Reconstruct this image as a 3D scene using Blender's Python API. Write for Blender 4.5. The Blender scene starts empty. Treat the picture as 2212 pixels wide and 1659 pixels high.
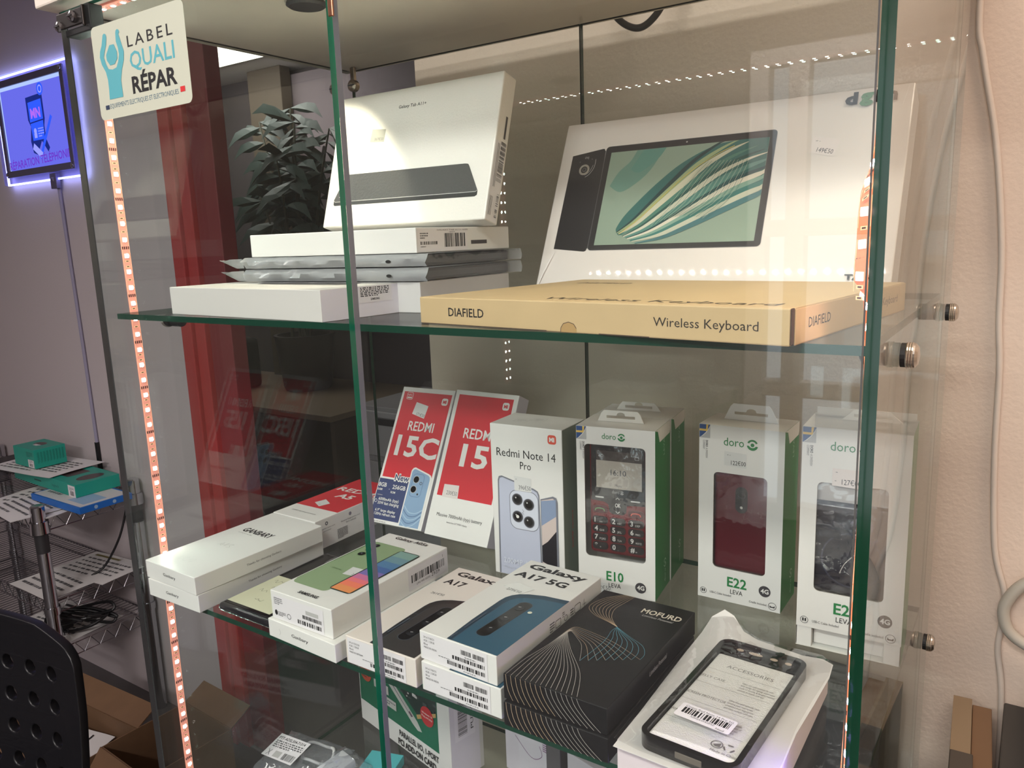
import bpy, bmesh, math, random
from mathutils import Vector, Matrix
R = random.Random(7)
scene = bpy.context.scene
COL = scene.collection

# ------------------------------------------------------------------ camera, world, exposure
FPX = 1681.39
cam = bpy.data.cameras.new('camera'); camo = bpy.data.objects.new('camera', cam); COL.objects.link(camo)
cam.sensor_width = 36; cam.lens = FPX / 2212 * 36; cam.clip_start = 0.01
def cam_axes(yaw, pitch, roll):
    f = Vector((math.sin(yaw)*math.cos(pitch), math.cos(yaw)*math.cos(pitch), -math.sin(pitch)))
    r = Vector((math.cos(yaw), -math.sin(yaw), 0)); u = r.cross(f)
    c, s = math.cos(roll), math.sin(roll)
    return c*r + s*u, -s*r + c*u, f
cr, cu, cf = cam_axes(-.595557, .185077, -.0357439)
CAM = Vector((.862583, -.465674, .403615))
camo.matrix_world = Matrix((( cr.x, cu.x, -cf.x, CAM.x), (cr.y, cu.y, -cf.y, CAM.y), (cr.z, cu.z, -cf.z, CAM.z), (0, 0, 0, 1)))
scene.camera = camo
scene.view_settings.view_transform = 'Standard'
scene.view_settings.look = 'None'
scene.view_settings.gamma = 1
scene.view_settings.use_curve_mapping = False
scene.view_settings.exposure = 0.28
scene.cycles.transparent_max_bounces = 40
scene.cycles.max_bounces = 10
scene.cycles.caustics_reflective = False
scene.cycles.caustics_refractive = False
world = bpy.data.worlds.new('world'); scene.world = world; world.use_nodes = True
world.node_tree.nodes['Background'].inputs[0].default_value = (.95, .95, 1.0, 1)
world.node_tree.nodes['Background'].inputs[1].default_value = 1.9

def area_light(name, loc, rot, sx, sy, power, color):
    l = bpy.data.lights.new(name, 'AREA'); l.shape = 'RECTANGLE'; l.size = sx; l.size_y = sy; l.energy = power; l.color = color
    o = bpy.data.objects.new(name, l); COL.objects.link(o); o.location = loc; o.rotation_euler = rot; return o
area_light('unseen_ceiling_light', (.75, -1.35, 1.40), (0, 0, 0), 1.15, .28, 36, (1, .92, .89))
area_light('unseen_ceiling_light', (1.72, -.02, 1.40), (0, 0, 0), 1.15, .28, 11, (1, .76, .60))
area_light('unseen_ceiling_light', (-1.6, -.6, 1.40), (0, 0, 0), 1.15, .28, 8, (1, .90, .90))
area_light('unseen_ceiling_light', (.30, -2.35, 1.40), (0, 0, 0), 1.15, .28, 64, (1, .92, .91))  # added unseen fill for the box fronts on the lower shelf
area_light('back_room_fill', (-3.0, 2.40, 1.40), (math.radians(30), 0, 0), 1.2, .2, 9, (1, .88, .86))  # added unseen fill, brightens the panel and plant in the back room
po = area_light('window_portal', (.65, -2.96, .12), (math.radians(90), 0, 0), 1.7, 2.0, 1, (1, 1, 1)); po.data.cycles.is_portal = True
def spot_light(name, loc, power, angle, color, aim=(0, 0, -1), blend=.12, rad=.008):
    l = bpy.data.lights.new(name, 'SPOT'); l.energy = power; l.spot_size = angle; l.spot_blend = blend; l.color = color; l.shadow_soft_size = rad
    o = bpy.data.objects.new(name, l); COL.objects.link(o); o.location = loc
    o.rotation_euler = Vector(aim).to_track_quat('-Z', 'Y').to_euler(); return o
spot_light('downlight_bulb', (.212, .140, .642), 2.6, math.radians(100), (1, .89, .66), (-.42, 0, -1), blend=.22)
spot_light('downlight_bulb', (.757, .130, .642), .6, math.radians(96), (1, .87, .66), (.05, 0, -1), rad=.012)

# ------------------------------------------------------------------ materials
def lin(c):
    c /= 255
    return c/12.92 if c <= .04045 else ((c+.055)/1.055)**2.4
def rgb(r, g, b): return (lin(r), lin(g), lin(b), 1)
MATS = {}
def M(name, col, rough=.5, metal=0, coat=0, bump=0, bscale=200, emit=0, spec=.5, noise=0):
    if name in MATS: return MATS[name]
    m = bpy.data.materials.new(name); m.use_nodes = True; nt = m.node_tree; b = nt.nodes['Principled BSDF']
    b.inputs['Base Color'].default_value = rgb(*col); b.inputs['Roughness'].default_value = rough
    b.inputs['Metallic'].default_value = metal; b.inputs['Coat Weight'].default_value = coat; b.inputs['Coat Roughness'].default_value = .05
    b.inputs['Specular IOR Level'].default_value = spec
    if emit:
        b.inputs['Emission Color'].default_value = rgb(*col); b.inputs['Emission Strength'].default_value = emit
    if bump or noise:
        tc = nt.nodes.new('ShaderNodeTexCoord'); n = nt.nodes.new('ShaderNodeTexNoise'); n.inputs['Scale'].default_value = bscale
        n.inputs['Detail'].default_value = 4
        nt.links.new(tc.outputs['Object'], n.inputs['Vector'])
        if bump:
            bp = nt.nodes.new('ShaderNodeBump'); bp.inputs['Strength'].default_value = bump; bp.inputs['Distance'].default_value = .002
            nt.links.new(n.outputs['Fac'], bp.inputs['Height']); nt.links.new(bp.outputs['Normal'], b.inputs['Normal'])
        if noise:
            mx = nt.nodes.new('ShaderNodeMixRGB'); mx.blend_type = 'MULTIPLY'; mx.inputs[0].default_value = noise
            mx.inputs[1].default_value = rgb(*col); nt.links.new(n.outputs['Fac'], mx.inputs[2]); nt.links.new(mx.outputs[0], b.inputs['Base Color'])
    MATS[name] = m; return m
def emitter(name, col, strength):
    if name in MATS: return MATS[name]
    m = bpy.data.materials.new(name); m.use_nodes = True; nt = m.node_tree
    for n in list(nt.nodes):
        if n.type != 'OUTPUT_MATERIAL': nt.nodes.remove(n)
    e = nt.nodes.new('ShaderNodeEmission'); e.inputs[0].default_value = (*col, 1); e.inputs[1].default_value = strength
    nt.links.new(e.outputs[0], nt.nodes['Material Output'].inputs[0]); MATS[name] = m; return m
def sheet(name, tint, f0=.04, top=.6, rough=0, white=0, wcol=(.8, .8, .8), bump=0, bscale=60):
    """thin clear sheet: what passes straight through (tinted) plus a Fresnel mirror; white adds a milky share"""
    if name in MATS: return MATS[name]
    m = bpy.data.materials.new(name); m.use_nodes = True; nt = m.node_tree; N = nt.nodes; L = nt.links
    for n in list(N):
        if n.type != 'OUTPUT_MATERIAL': N.remove(n)
    t = N.new('ShaderNodeBsdfTransparent'); t.inputs[0].default_value = (*tint, 1)
    g = N.new('ShaderNodeBsdfGlossy'); g.inputs['Roughness'].default_value = rough
    lw = N.new('ShaderNodeLayerWeight'); lw.inputs['Blend'].default_value = .5
    p = N.new('ShaderNodeMath'); p.operation = 'POWER'; p.inputs[1].default_value = 5
    ma = N.new('ShaderNodeMath'); ma.operation = 'MULTIPLY_ADD'; ma.inputs[1].default_value = top-f0; ma.inputs[2].default_value = f0
    L.new(lw.outputs['Facing'], p.inputs[0]); L.new(p.outputs[0], ma.inputs[0])
    base = t
    if white:
        d = N.new('ShaderNodeBsdfDiffuse'); d.inputs[0].default_value = (*wcol, 1)
        mw = N.new('ShaderNodeMixShader'); mw.inputs[0].default_value = white
        L.new(t.outputs[0], mw.inputs[1]); L.new(d.outputs[0], mw.inputs[2]); base = mw
    mx = N.new('ShaderNodeMixShader'); L.new(ma.outputs[0], mx.inputs[0]); L.new(base.outputs[0], mx.inputs[1]); L.new(g.outputs[0], mx.inputs[2])
    if bump:
        tc = N.new('ShaderNodeTexCoord'); no = N.new('ShaderNodeTexNoise'); no.inputs['Scale'].default_value = bscale
        bp = N.new('ShaderNodeBump'); bp.inputs['Strength'].default_value = bump; bp.inputs['Distance'].default_value = .004
        L.new(tc.outputs['Object'], no.inputs['Vector']); L.new(no.outputs['Fac'], bp.inputs['Height'])
        L.new(bp.outputs['Normal'], g.inputs['Normal']); L.new(bp.outputs['Normal'], lw.inputs['Normal'])
    L.new(mx.outputs[0], N['Material Output'].inputs[0]); MATS[name] = m; return m

GLASS = sheet('cabinet_glass', (.958, .985, .976), f0=.045)
FILM = sheet('clear_film', (.97, .97, .97), f0=.06, bump=.25, bscale=45)
FROST = sheet('milky_film', (.95, .95, .96), f0=.06, rough=.15, white=.5, wcol=(.62, .63, .64), bump=.5, bscale=40)
CLEARBAG = sheet('clear_bag', (.93, .94, .96), f0=.10, rough=.06, white=.13, wcol=(.7, .72, .76), bump=.9, bscale=45)
DUSTY = sheet('dusty_glass', (.958, .985, .976), f0=.045, white=.003, wcol=(.8, .8, .8))
EDGE = M('glass_edge_dark', (16, 58, 44), .12)
EDGE2 = M('glass_edge_bright', (30, 132, 104), .15)
EDGE3 = M('glass_edge_grey', (120, 122, 134), .2)
WHITE = M('white_card', (226, 224, 220), .42)
WHITEG = M('white_card_gloss', (228, 225, 219), .30, bump=.22, bscale=420)
PAPER = M('paper', (222, 220, 218), .8)
STICK = M('price_paper', (214, 214, 212), .5)
LABEL = M('label_paper', (226, 222, 224), .4)
INK = M('black_ink', (26, 26, 28), .5)
INKG = M('grey_ink', (96, 96, 98), .6)
PALEG = M('pale_ink', (182, 180, 178), .6)
BLACK = M('black_plastic', (17, 17, 19), .4)
GLOSSK = M('black_gloss', (12, 12, 14), .12)
DARK = M('dark_grey', (48, 47, 49), .5)
RED = M('red_card', (203, 38, 50), .4)
TEALINK = M('teal_ink', (84, 162, 172), .5)
GREEN = M('green_card', (10, 122, 58), .4)
GREENINK = M('green_ink', (34, 122, 66), .45)
METAL = M('brushed_metal', (186, 180, 170), .28, metal=1)
CHROME = M('chrome', (200, 200, 205), .1, metal=1)
WALLW = M('wall_paint', (222, 212, 202), .85, bump=.25, bscale=160)
def m2(c, n=None, r=.45, **k): return M(n or 'colour_%d_%d_%d' % c, c, r, **k)

# ------------------------------------------------------------------ mesh building
class Mesh:
    def __init__(s): s.v = []; s.f = []; s.mi = []; s.mats = []
    def slot(s, m):
        if m not in s.mats: s.mats.append(m)
        return s.mats.index(m)
    def add(s, verts, faces, mat):
        o = len(s.v); s.v += [tuple(v) for v in verts]; k = s.slot(mat)
        for f in faces: s.f.append([o+i for i in f]); s.mi.append(k)
    def bm(s, b, mat):
        b.verts.index_update(); s.add([v.co for v in b.verts], [[v.index for v in f.verts] for f in b.faces], mat); b.free()
    def box(s, x0, y0, z0, x1, y1, z1, mat, bevel=0, seg=2, mx=None):
        b = bmesh.new(); bmesh.ops.create_cube(b, size=1)
        for v in b.verts: v.co = Vector((x0+(v.co.x+.5)*(x1-x0), y0+(v.co.y+.5)*(y1-y0), z0+(v.co.z+.5)*(z1-z0)))
        if bevel: bmesh.ops.bevel(b, geom=list(b.edges), offset=bevel, segments=seg, profile=.5, affect='EDGES')
        if mx: bmesh.ops.transform(b, matrix=mx, verts=b.verts)
        s.bm(b, mat)
    def tube(s, pts, r, mat, n=10, closed=False):
        pts = [Vector(p) for p in pts]; rings = []; up = Vector((0, 0, 1)); N = len(pts)
        rr = r if isinstance(r, (list, tuple)) else [r]*N
        a = None
        for i, p in enumerate(pts):
            d = (pts[(i+1) % N] - pts[i-1]) if closed else (pts[min(i+1, N-1)] - pts[max(i-1, 0)])
            d.normalize()
            if a is None: a = d.cross(up) if abs(d.z) < .9 else d.cross(Vector((1, 0, 0)))
            a = (a - d*a.dot(d)).normalized(); b = d.cross(a)
            rings.append([p + rr[i]*(math.cos(t)*a + math.sin(t)*b) for t in (2*math.pi*k/n for k in range(n))])
        vs = [v for q in rings for v in q]; fs = []
        for i in range(N if closed else N-1):
            j = (i+1) % N
            for k in range(n): fs.append([i*n+k, i*n+(k+1) % n, j*n+(k+1) % n, j*n+k])
        if not closed: fs += [list(range(n))[::-1], [(N-1)*n+k for k in range(n)]]
        s.add(vs, fs, mat)
    def lathe(s, prof, origin, axis, mat, n=20):
        """prof: (distance along axis, radius)"""
        ax = Vector(axis).normalized(); a = ax.orthogonal().normalized(); b = ax.cross(a); o = Vector(origin); vs = []; fs = []
        for h, r in prof:
            for k in range(n):
                t = 2*math.pi*k/n; vs.append(o + ax*h + max(r, 1e-5)*(math.cos(t)*a + math.sin(t)*b))
        for i in range(len(prof)-1):
            for k in range(n): fs.append([i*n+k, i*n+(k+1) % n, (i+1)*n+(k+1) % n, (i+1)*n+k])
        fs += [list(range(n))[::-1], [(len(prof)-1)*n+k for k in range(n)]]
        s.add(vs, fs, mat)
    def prism(s, pts, fr, depth, mat):
        """2-D outline (metres) on frame fr=(O,a,b,n), extruded by depth along n"""
        O, a, b, n = fr; k = len(pts)
        lo = [O + a*u + b*v for u, v in pts]; hi = [p + n*depth for p in lo]
        s.add(lo+hi, [list(range(k))[::-1], [k+i for i in range(k)]] + [[i, (i+1) % k, k+(i+1) % k, k+i] for i in range(k)], mat)
    def build(s, name, parent=None, smooth=0):
        me = bpy.data.meshes.new(name); me.from_pydata(s.v, [], s.f)
        for m in s.mats: me.materials.append(m)
        me.polygons.foreach_set('material_index', s.mi)
        me.update()
        if smooth:
            b = bmesh.new(); b.from_mesh(me); bmesh.ops.remove_doubles(b, verts=b.verts, dist=1e-6); bmesh.ops.recalc_face_normals(b, faces=b.faces); b.to_mesh(me); b.free()
            me.polygons.foreach_set('use_smooth', [True]*len(me.polygons)); me.set_sharp_from_angle(angle=math.radians(smooth))
        o = bpy.data.objects.new(name, me); COL.objects.link(o)
        if parent: o.parent = parent
        return o
V = Vector
def face_frame(f, w, d, h):
    return {'f': (V((0, 0, 0)), V((1, 0, 0)), V((0, 0, 1)), V((0, -1, 0))), 't': (V((0, 0, h)), V((1, 0, 0)), V((0, 1, 0)), V((0, 0, 1))),
            'r': (V((w, 0, 0)), V((0, 1, 0)), V((0, 0, 1)), V((1, 0, 0)))}[f]
# text glyph outlines, as flat meshes
_TX = {}
def glyphs(s, bold=0, italic=0, spacing=1):
    k = (s, bold, italic, spacing)
    if k not in _TX:
        c = bpy.data.curves.new('t', 'FONT'); c.body = s; c.size = 1; c.resolution_u = 2; c.offset = bold; c.shear = italic; c.space_character = spacing
        o = bpy.data.objects.new('t', c); me = o.to_mesh()
        vs = [(v.co.x, v.co.y) for v in me.vertices]; fs = [list(p.vertices) for p in me.polygons]
        o.to_mesh_clear(); bpy.data.objects.remove(o); bpy.data.curves.remove(c); _TX[k] = (vs, fs)
    return _TX[k]
_hv = glyphs('H')[0]; CAPH = max(v[1] for v in _hv)
class Print:
    """flat printing on a plane frame of a mesh; units are millimetres from the frame's origin"""
    def __init__(s, mesh, fr, lift=.08): s.m = mesh; s.O, s.a, s.b, s.n = fr; s.l = lift
    def put(s, pts, faces, mat):
        s.l += .03
        s.m.add([s.O + s.a*(u*.001) + s.b*(v*.001) + s.n*(s.l*.001) for u, v in pts], faces, mat)
    def poly(s, pts, mat): s.put(pts, [list(range(len(pts)))], mat)
    def rect(s, u0, v0, u1, v1, mat, r=0):
        s.poly(rr(u0, v0, u1, v1, r), mat)
    def circ(s, u, v, r, mat, ry=None, n=24): s.poly([(u+r*math.cos(t), v+(ry or r)*math.sin(t)) for t in (2*math.pi*k/n for k in range(n))], mat)
    def band(s, outer, inner, mat, closed=True):
        n = len(outer); s.put(outer+inner, [[i, (i+1) % n, n+(i+1) % n, n+i] for i in range(n if closed else n-1)], mat)
    def ring(s, u, v, ro, ri, mat, a0=0, a1=360, n=28):
        full = abs(a1-a0) >= 360; T = [math.radians(a0+(a1-a0)*k/(n if full else n-1)) for k in range(n)]
        s.band([(u+ro*math.cos(t), v+ro*math.sin(t)) for t in T], [(u+ri*math.cos(t), v+ri*math.sin(t)) for t in T], mat, full)
    def stroke(s, pts, w, mat, closed=False):
        o = []; i_ = []; n = len(pts)
        for i, p in enumerate(pts):
            q0 = pts[(i-1) % n] if (closed or i) else p; q1 = pts[(i+1) % n] if (closed or i < n-1) else p
            dx, dy = q1[0]-q0[0], q1[1]-q0[1]; d = math.hypot(dx, dy) or 1; dx, dy = -dy/d*w/2, dx/d*w/2
            o.append((p[0]+dx, p[1]+dy)); i_.append((p[0]-dx, p[1]-dy))
        s.band(o, i_, mat, closed)
    def text(s, t, u0, v0, cap, mat, u1=None, bold=0, italic=0, rot=0, spacing=1, align='l'):
        vs, fs = glyphs(t, bold, italic, spacing)
        if not vs: return
        x0 = min(v[0] for v in vs); x1 = max(v[0] for v in vs); sy = cap/CAPH; sx = (u1-u0)/(x1-x0) if u1 is not None else sy
        if u1 is None and align == 'c': u0 -= (x1-x0)*sx/2
        c, q = math.cos(math.radians(rot)), math.sin(math.radians(rot))
        P = [((x-x0)*sx, y*sy) for x, y in vs]
        s.put([(u0+x*c-y*q, v0+x*q+y*c) for x, y in P], fs, mat)
    def bars(s, u0, v0, u1, v1, mat=None, seed=0, dens=1.0):
        r = random.Random(seed+int(u0*10)+int(v0*7)); pts = []; fs = []; u = u0; w0 = (u1-u0)/46/dens
        while u < u1:
            w = w0*r.choice((1, 1, 2, 3)); e = min(u+w, u1); k = len(pts); pts += [(u, v0), (e, v0), (e, v1), (u, v1)]; fs.append([k, k+1, k+2, k+3]); u = e + w0*r.choice((1, 1, 2))
        s.put(pts, fs, mat or INK)
    def fine(s, u0, v0, u1, v1, n, mat=None, seed=0, fill=.5):
        """lines of print too small to read"""
        r = random.Random(seed+n); pts = []; fs = []; p = (v1-v0)/n
        for i in range(n):
            y = v1 - (i+.75)*p; u = u0; end = u1 if i < n-1 else u0+(u1-u0)*.6
            while u < end:
                w = min(r.uniform(.02, .11)*(u1-u0)+.4, end-u); k = len(pts)
                pts += [(u, y), (u+w, y), (u+w, y+p*fill), (u, y+p*fill)]; fs.append([k, k+1, k+2, k+3]); u += w + .025*(u1-u0)+.2
        s.put(pts, fs, mat or INKG)
def rr(u0, v0, u1, v1, r, n=5):
    if not r: return [(u0, v0), (u1, v0), (u1, v1), (u0, v1)]
    out = []
    for cx, cy, a in ((u1-r, v0+r, -90), (u1-r, v1-r, 0), (u0+r, v1-r, 90), (u0+r, v0+r, 180)):
        for k in range(n+1):
            t = math.radians(a+90*k/n); out.append((cx+r*math.cos(t), cy+r*math.sin(t)))
    return out
def smooth_pts(P, n=8):
    out = []
    for i in range(len(P)-1):
        p0, p1, p2, p3 = P[max(i-1, 0)], P[i], P[i+1], P[min(i+2, len(P)-1)]
        for k in range(n):
            t = k/n
            out.append(tuple(.5*((2*b) + (c-a)*t + (2*a-5*b+4*c-d)*t*t + (3*b-a-3*c+d)*t**3) for a, b, c, d in zip(p0, p1, p2, p3)))
    return out + [tuple(P[-1])]

# ------------------------------------------------------------------ scene records
def tag(o, label, cat, group=None):
    o['label'] = label; o['category'] = cat
    if group: o['group'] = group
    return o
def empty(name, loc=(0, 0, 0), rz=0):
    o = bpy.data.objects.new(name, None); COL.objects.link(o); o.location = loc; o.rotation_euler = (0, 0, rz); o.empty_display_size = .02; return o
def struct(name, mesh):
    o = mesh.build(name); o['kind'] = 'structure'; return o
def pose(o, q):
    x, y, z, yaw, lean, roll = q[:6]
    o.matrix_world = Matrix.Translation((x, y, z)) @ Matrix.Rotation(yaw, 4, 'Z') @ Matrix.Rotation(lean, 4, 'X') @ Matrix.Rotation(roll, 4, 'Y')
def copy_tree(o, parent=None):
    c = o.copy(); COL.objects.link(c)
    if parent: c.parent = parent
    for ch in list(o.children): copy_tree(ch, c)
    return c
def carton(q, mat=None, bevel=.0007):
    m = Mesh(); m.box(0, 0, 0, q[6], q[7], q[8], mat or WHITE, bevel); m.dims = q[6:9]; return m
def side(m, f): return Print(m, face_frame(f, *m.dims))
def flat_part(name, parent, f, dims, draw, lift=.3):
    """a sticker or label lying on face f of its parent: its own mesh"""
    m = Mesh(); p = Print(m, face_frame(f, *dims), lift); draw(p); return m.build(name, parent)
def quad_sticker(name, parent, f, dims, quad, draw=None, mat=None, lift=.3):
    def d(p):
        p.poly(quad, mat or STICK)
        if draw: draw(p)
    return flat_part(name, parent, f, dims, d, lift)
# ------------------------------------------------------------------ the room
FLZ, CLZ = -1.50, 1.46
m = Mesh(); m.box(-4.6, -3.1, FLZ-.05, 2.7, 3.2, FLZ, M('floor_lino', (92, 88, 88), .5, noise=.3, bscale=9)); struct('floor', m)
m = Mesh(); m.box(-4.6, -3.1, CLZ, 2.7, 3.2, CLZ+.05, M('ceiling_paint', (224, 220, 214), .9)); struct('ceiling', m)
m = Mesh(); m.box(.05, .50, FLZ, 2.7, .58, CLZ, M('wall_paint_warm', (208, 190, 174), .85, bump=.35, bscale=170)); m.box(.05, .58, FLZ, .13, 1.2, CLZ, MATS['wall_paint_warm']); struct('wall_behind', m)
WL = M('wall_paint_cool', (196, 186, 188), .85, bump=.25, bscale=150)
m = Mesh(); m.box(-4.6, 1.2, FLZ, -1.64, 1.28, CLZ, WL); struct('wall_left', m)
m = Mesh(); m.box(-4.68, -3.1, FLZ, -4.6, 3.2, CLZ, WL); struct('wall_side', m)
m = Mesh(); m.box(2.7, -3.1, FLZ, 2.78, 3.2, CLZ, MATS['wall_paint_warm']); struct('wall_right', m)
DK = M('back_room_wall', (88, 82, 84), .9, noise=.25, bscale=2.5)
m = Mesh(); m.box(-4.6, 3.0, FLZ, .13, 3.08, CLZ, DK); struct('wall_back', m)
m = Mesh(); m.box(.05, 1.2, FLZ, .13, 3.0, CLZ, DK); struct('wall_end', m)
# red door frame with a stepped rebate
RF = M('red_paint', (178, 62, 62), .45)
m = Mesh(); m.box(-1.655, 1.165, FLZ, -1.595, 1.30, CLZ, RF, .004); m.box(-1.595, 1.18, FLZ, -1.54, 1.27, CLZ, RF, .004); m.box(-1.54, 1.20, FLZ, -1.42, 1.26, CLZ, M('dark_red_paint', (132, 54, 58), .5), .003)
struct('trim_1', m)
m = Mesh(); m.box(-3.26, 2.84, FLZ, -2.96, 2.92, CLZ, M('beige_post', (84, 74, 60), .7), .004); struct('trim_2', m)
# shop front behind the photographer: wall with a glazed window
FW = M('front_wall_paint', (104, 99, 96), .9)
WX0, WX1, WZ0, WZ1 = -.20, 1.50, -.88, 1.12
WINS = [(WX0, WX1, WZ0, WZ1, (WX0, -.04, .70, WX1-.08), (WZ0, -.32, .37, WZ1-.06))]
m = Mesh(); m.box(-4.6, -3.1, FLZ, WX0, -3.0, CLZ, FW); m.box(WX1, -3.1, FLZ, 2.7, -3.0, CLZ, FW)
for a, b, c, d, e, f in WINS: m.box(a, -3.1, FLZ, b, -3.0, c, FW); m.box(a, -3.1, d, b, -3.0, CLZ, FW)
struct('wall_front', m)
FR = M('window_frame_paint', (170, 165, 160), .6)
for k, (a, b, c, d, xs, zs) in enumerate(WINS):
    m = Mesh()
    for x in xs: m.box(x, -3.06, c, x+.08, -2.98, d, FR, .004)
    for z in zs: m.box(a, -3.055, z, b, -2.985, z+.07, FR, .004)
    m.box(a, -3.045, c, b, -3.035, d, sheet('window_glass', (.96, .98, .98)))
    struct('window_%d' % (k+1), m)
# lamps on the ceiling, out of view; the last two added as fill
for k, (x, y) in enumerate(((.75, -1.35), (1.72, -.02), (-1.6, -.6), (.30, -2.35), (-3.0, 2.40))):
    t = empty('unseen_ceiling_lamp', (x, y, CLZ))
    tag(t, ('slim white ceiling light fitting above the front of the cabinet', 'slim white ceiling light fitting near the right wall', 'slim white ceiling light fitting on the rack side of the room', 'unseen fill light fitting added nearest the shop window for the lower shelf', 'unseen fill light fitting added above the desk to brighten the back room')[k], 'lamp', 'ceiling light fittings')
    a = Mesh(); a.box(-.62, -.17, -.03, .62, .17, 0, WHITE, .004); a.build('housing', t)
    a = Mesh(); a.box(-.59, -.15, -.034, .59, .15, -.03, emitter('lamp_diffuser', (1, .9, .78), 3.0)); a.build('diffuser', t)

# ------------------------------------------------------------------ the glass cabinet
W_, D_, ZT, ZU, ZL, Z3 = .793, .406, .651, .336, .006, -.33
GL = .006
cab = tag(empty('display_cabinet', (.4, .2, FLZ)), 'glass display cabinet with a white top board, shelves full of boxes', 'display cabinet')
def put(o): o.location = (-.4, -.2, -FLZ); return o
def pane(name, b, edge, parent=cab, place=True, clear_rear=False, glass=None):
    x0, y0, z0, x1, y1, z1 = b; m = Mesh(); d = (x1-x0, y1-y0, z1-z0); k = d.index(min(d))
    vs = [(x, y, z) for x in (x0, x1) for y in (y0, y1) for z in (z0, z1)]
    F = {0: ([0, 1, 3, 2], [4, 6, 7, 5]), 1: ([0, 4, 5, 1], [2, 3, 7, 6]), 2: ([0, 2, 6, 4], [1, 5, 7, 3])}
    m.add(vs, F[k], glass or GLASS)
    if isinstance(edge, tuple):
        m.add(vs, [F[0][0]], edge[0]); m.add(vs, [f for j in range(3) if j != k for f in F[j] if f != F[0][0]], edge[1])
    elif clear_rear:   # the polished rear edge is as clear as the pane
        m.add(vs, [f for j in range(3) if j != k for f in F[j] if f != F[1][1]], edge); m.add(vs, [F[1][1]], GLASS)
    else: m.add(vs, [f for j in range(3) if j != k for f in F[j]], edge)
    o = m.build(name, parent)
    return put(o) if place else o
TOPM = M('top_board_laminate', (234, 224, 210), .38, noise=.12, bscale=30)
m = Mesh(); m.box(-.012, -.022, ZT, W_+.012, D_+.012, ZT+.03, TOPM, .002); put(m.build('top_board', cab))
pane('side_pane', (0, 0, FLZ+.1, GL, D_-.001, ZT), M('glass_edge_smoke', (44, 48, 48), .12), clear_rear=True)
pane('side_pane', (W_-.0075, 0, FLZ+.1, W_, D_-.001, ZT), M('glass_edge_deep', (8, 52, 34), .12), clear_rear=True)
pane('back_pane', (.008, D_, FLZ+.1, .3865, D_+GL, ZT), EDGE)
pane('back_pane', (.3885, D_, FLZ+.1, W_-.006, D_+GL, ZT), EDGE)
def shelf(z, y0=.012):
    return pane('shelf', (GL+.002, y0, z-.006, W_-.0085, D_-.006, z), EDGE)
shelf(ZU); shelf(ZL); shelf(Z3, .02)
m = Mesh(); m.box(0, -.01, FLZ, W_, D_, FLZ+.1, TOPM, .003); put(m.build('plinth', cab))
# doors
dl = pane('door', (.022, -.016, FLZ+.12, .4003, -.010, ZT-.008), (DARK, EDGE2), glass=DUSTY); dl['label'] = 'left glass door with a square sticker on it'
dr = pane('door', (.4065, -.016, FLZ+.12, .7865, -.010, ZT-.008), EDGE3, glass=DUSTY); dr['label'] = 'right glass door'
# hinge at the top left corner: cranked plate, black pad, two screws
m = Mesh()
HM = M('hinge_metal', (92, 88, 86), .32, metal=1)
m.box(.020, -.0185, .6255, .069, -.0162, .6405, HM, .0008); m.box(.0665, -.0185, .6235, .0695, -.004, .6425, HM, .0008)
m.box(.030, -.0162, .618, .0755, -.0008, .6245, M('rubber', (14, 14, 15), .6), .001); m.box(.0695, -.016, .6195, .0775, -.002, .643, MATS['rubber'], .001)
h = m.build('hinge', dl)
for x, z in ((.0245, .6285), (.0505, .6345)):
    a = Mesh(); a.lathe([(0, .0055), (.0012, .0056), (.0026, .0044), (.0034, .002), (.0036, 0)], (x, -.0185, z), (0, -1, 0), CHROME)
    a.box(x-.004, -.0224, z-.0005, x+.004, -.0219, z+.0005, DARK); a.build('screw', h)
# small copper coloured clip on the right door
m = Mesh(); cm = M('copper_metal', (172, 120, 96), .35, metal=1)
m.box(.4045, -.0185, .572, .4095, -.0165, .62, cm, .0006); m.box(.409, -.0185, .606, .419, -.0165, .6135, cm, .0006); m.lathe([(0, .004), (.002, .004), (.003, .002)], (.4165, -.0165, .61), (0, -1, 0), cm, 12); m.build('clip', dr)
# hanging clips at the far upper corner
for x, sg in ((.016, 0), (.045, 1)):
    a = Mesh(); am = M('clip_metal', (176, 160, 142), .3, metal=1)
    xx = x-.028 if sg == 0 else x-.02
    a.box(xx, .386, .628, xx+.008, .391, .6505, am, .001); a.lathe([(-.004, .008), (0, .0085), (.004, .008), (.006, .004)], (xx+.004, .388, .6255), (0, -1, 0), am, 16); a.box(xx-.002, .3815, .625, xx+.010, .3825, .6265, DARK)
    put(a.build('corner_clip', cab))
# shelf screws through the side panes, with their rests under the glass
def knob(x, y, z, s):
    a = Mesh(); d = (s, 0, 0)
    a.lathe([(.0005, .0078), (.0035, .0078)], (x, y, z), d, MATS['rubber'], 20)
    pr = []
    for k in range(7): pr += [(.0036+k*.0007, .0086 if k % 2 else .0081)]
    a.lathe(pr + [(.0088, .0078), (.0105, .0058), (.0112, .002), (.0113, 0)], (x, y, z), d, METAL, 24)
    xi = x - s*.0078
    a.lathe([(0, .0075), (-.014, .0075), (-.016, .004)], (xi, y, z), d, M('rest_black', (22, 22, 24), .35), 18)
    put(a.build('shelf_support', cab))
for y, z in ((.081, .3215), (.362, .3215), (.357, -.0095), (.09, -.0095)):
    knob(W_, y, z, 1); knob(0, y, z, -1)
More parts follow.
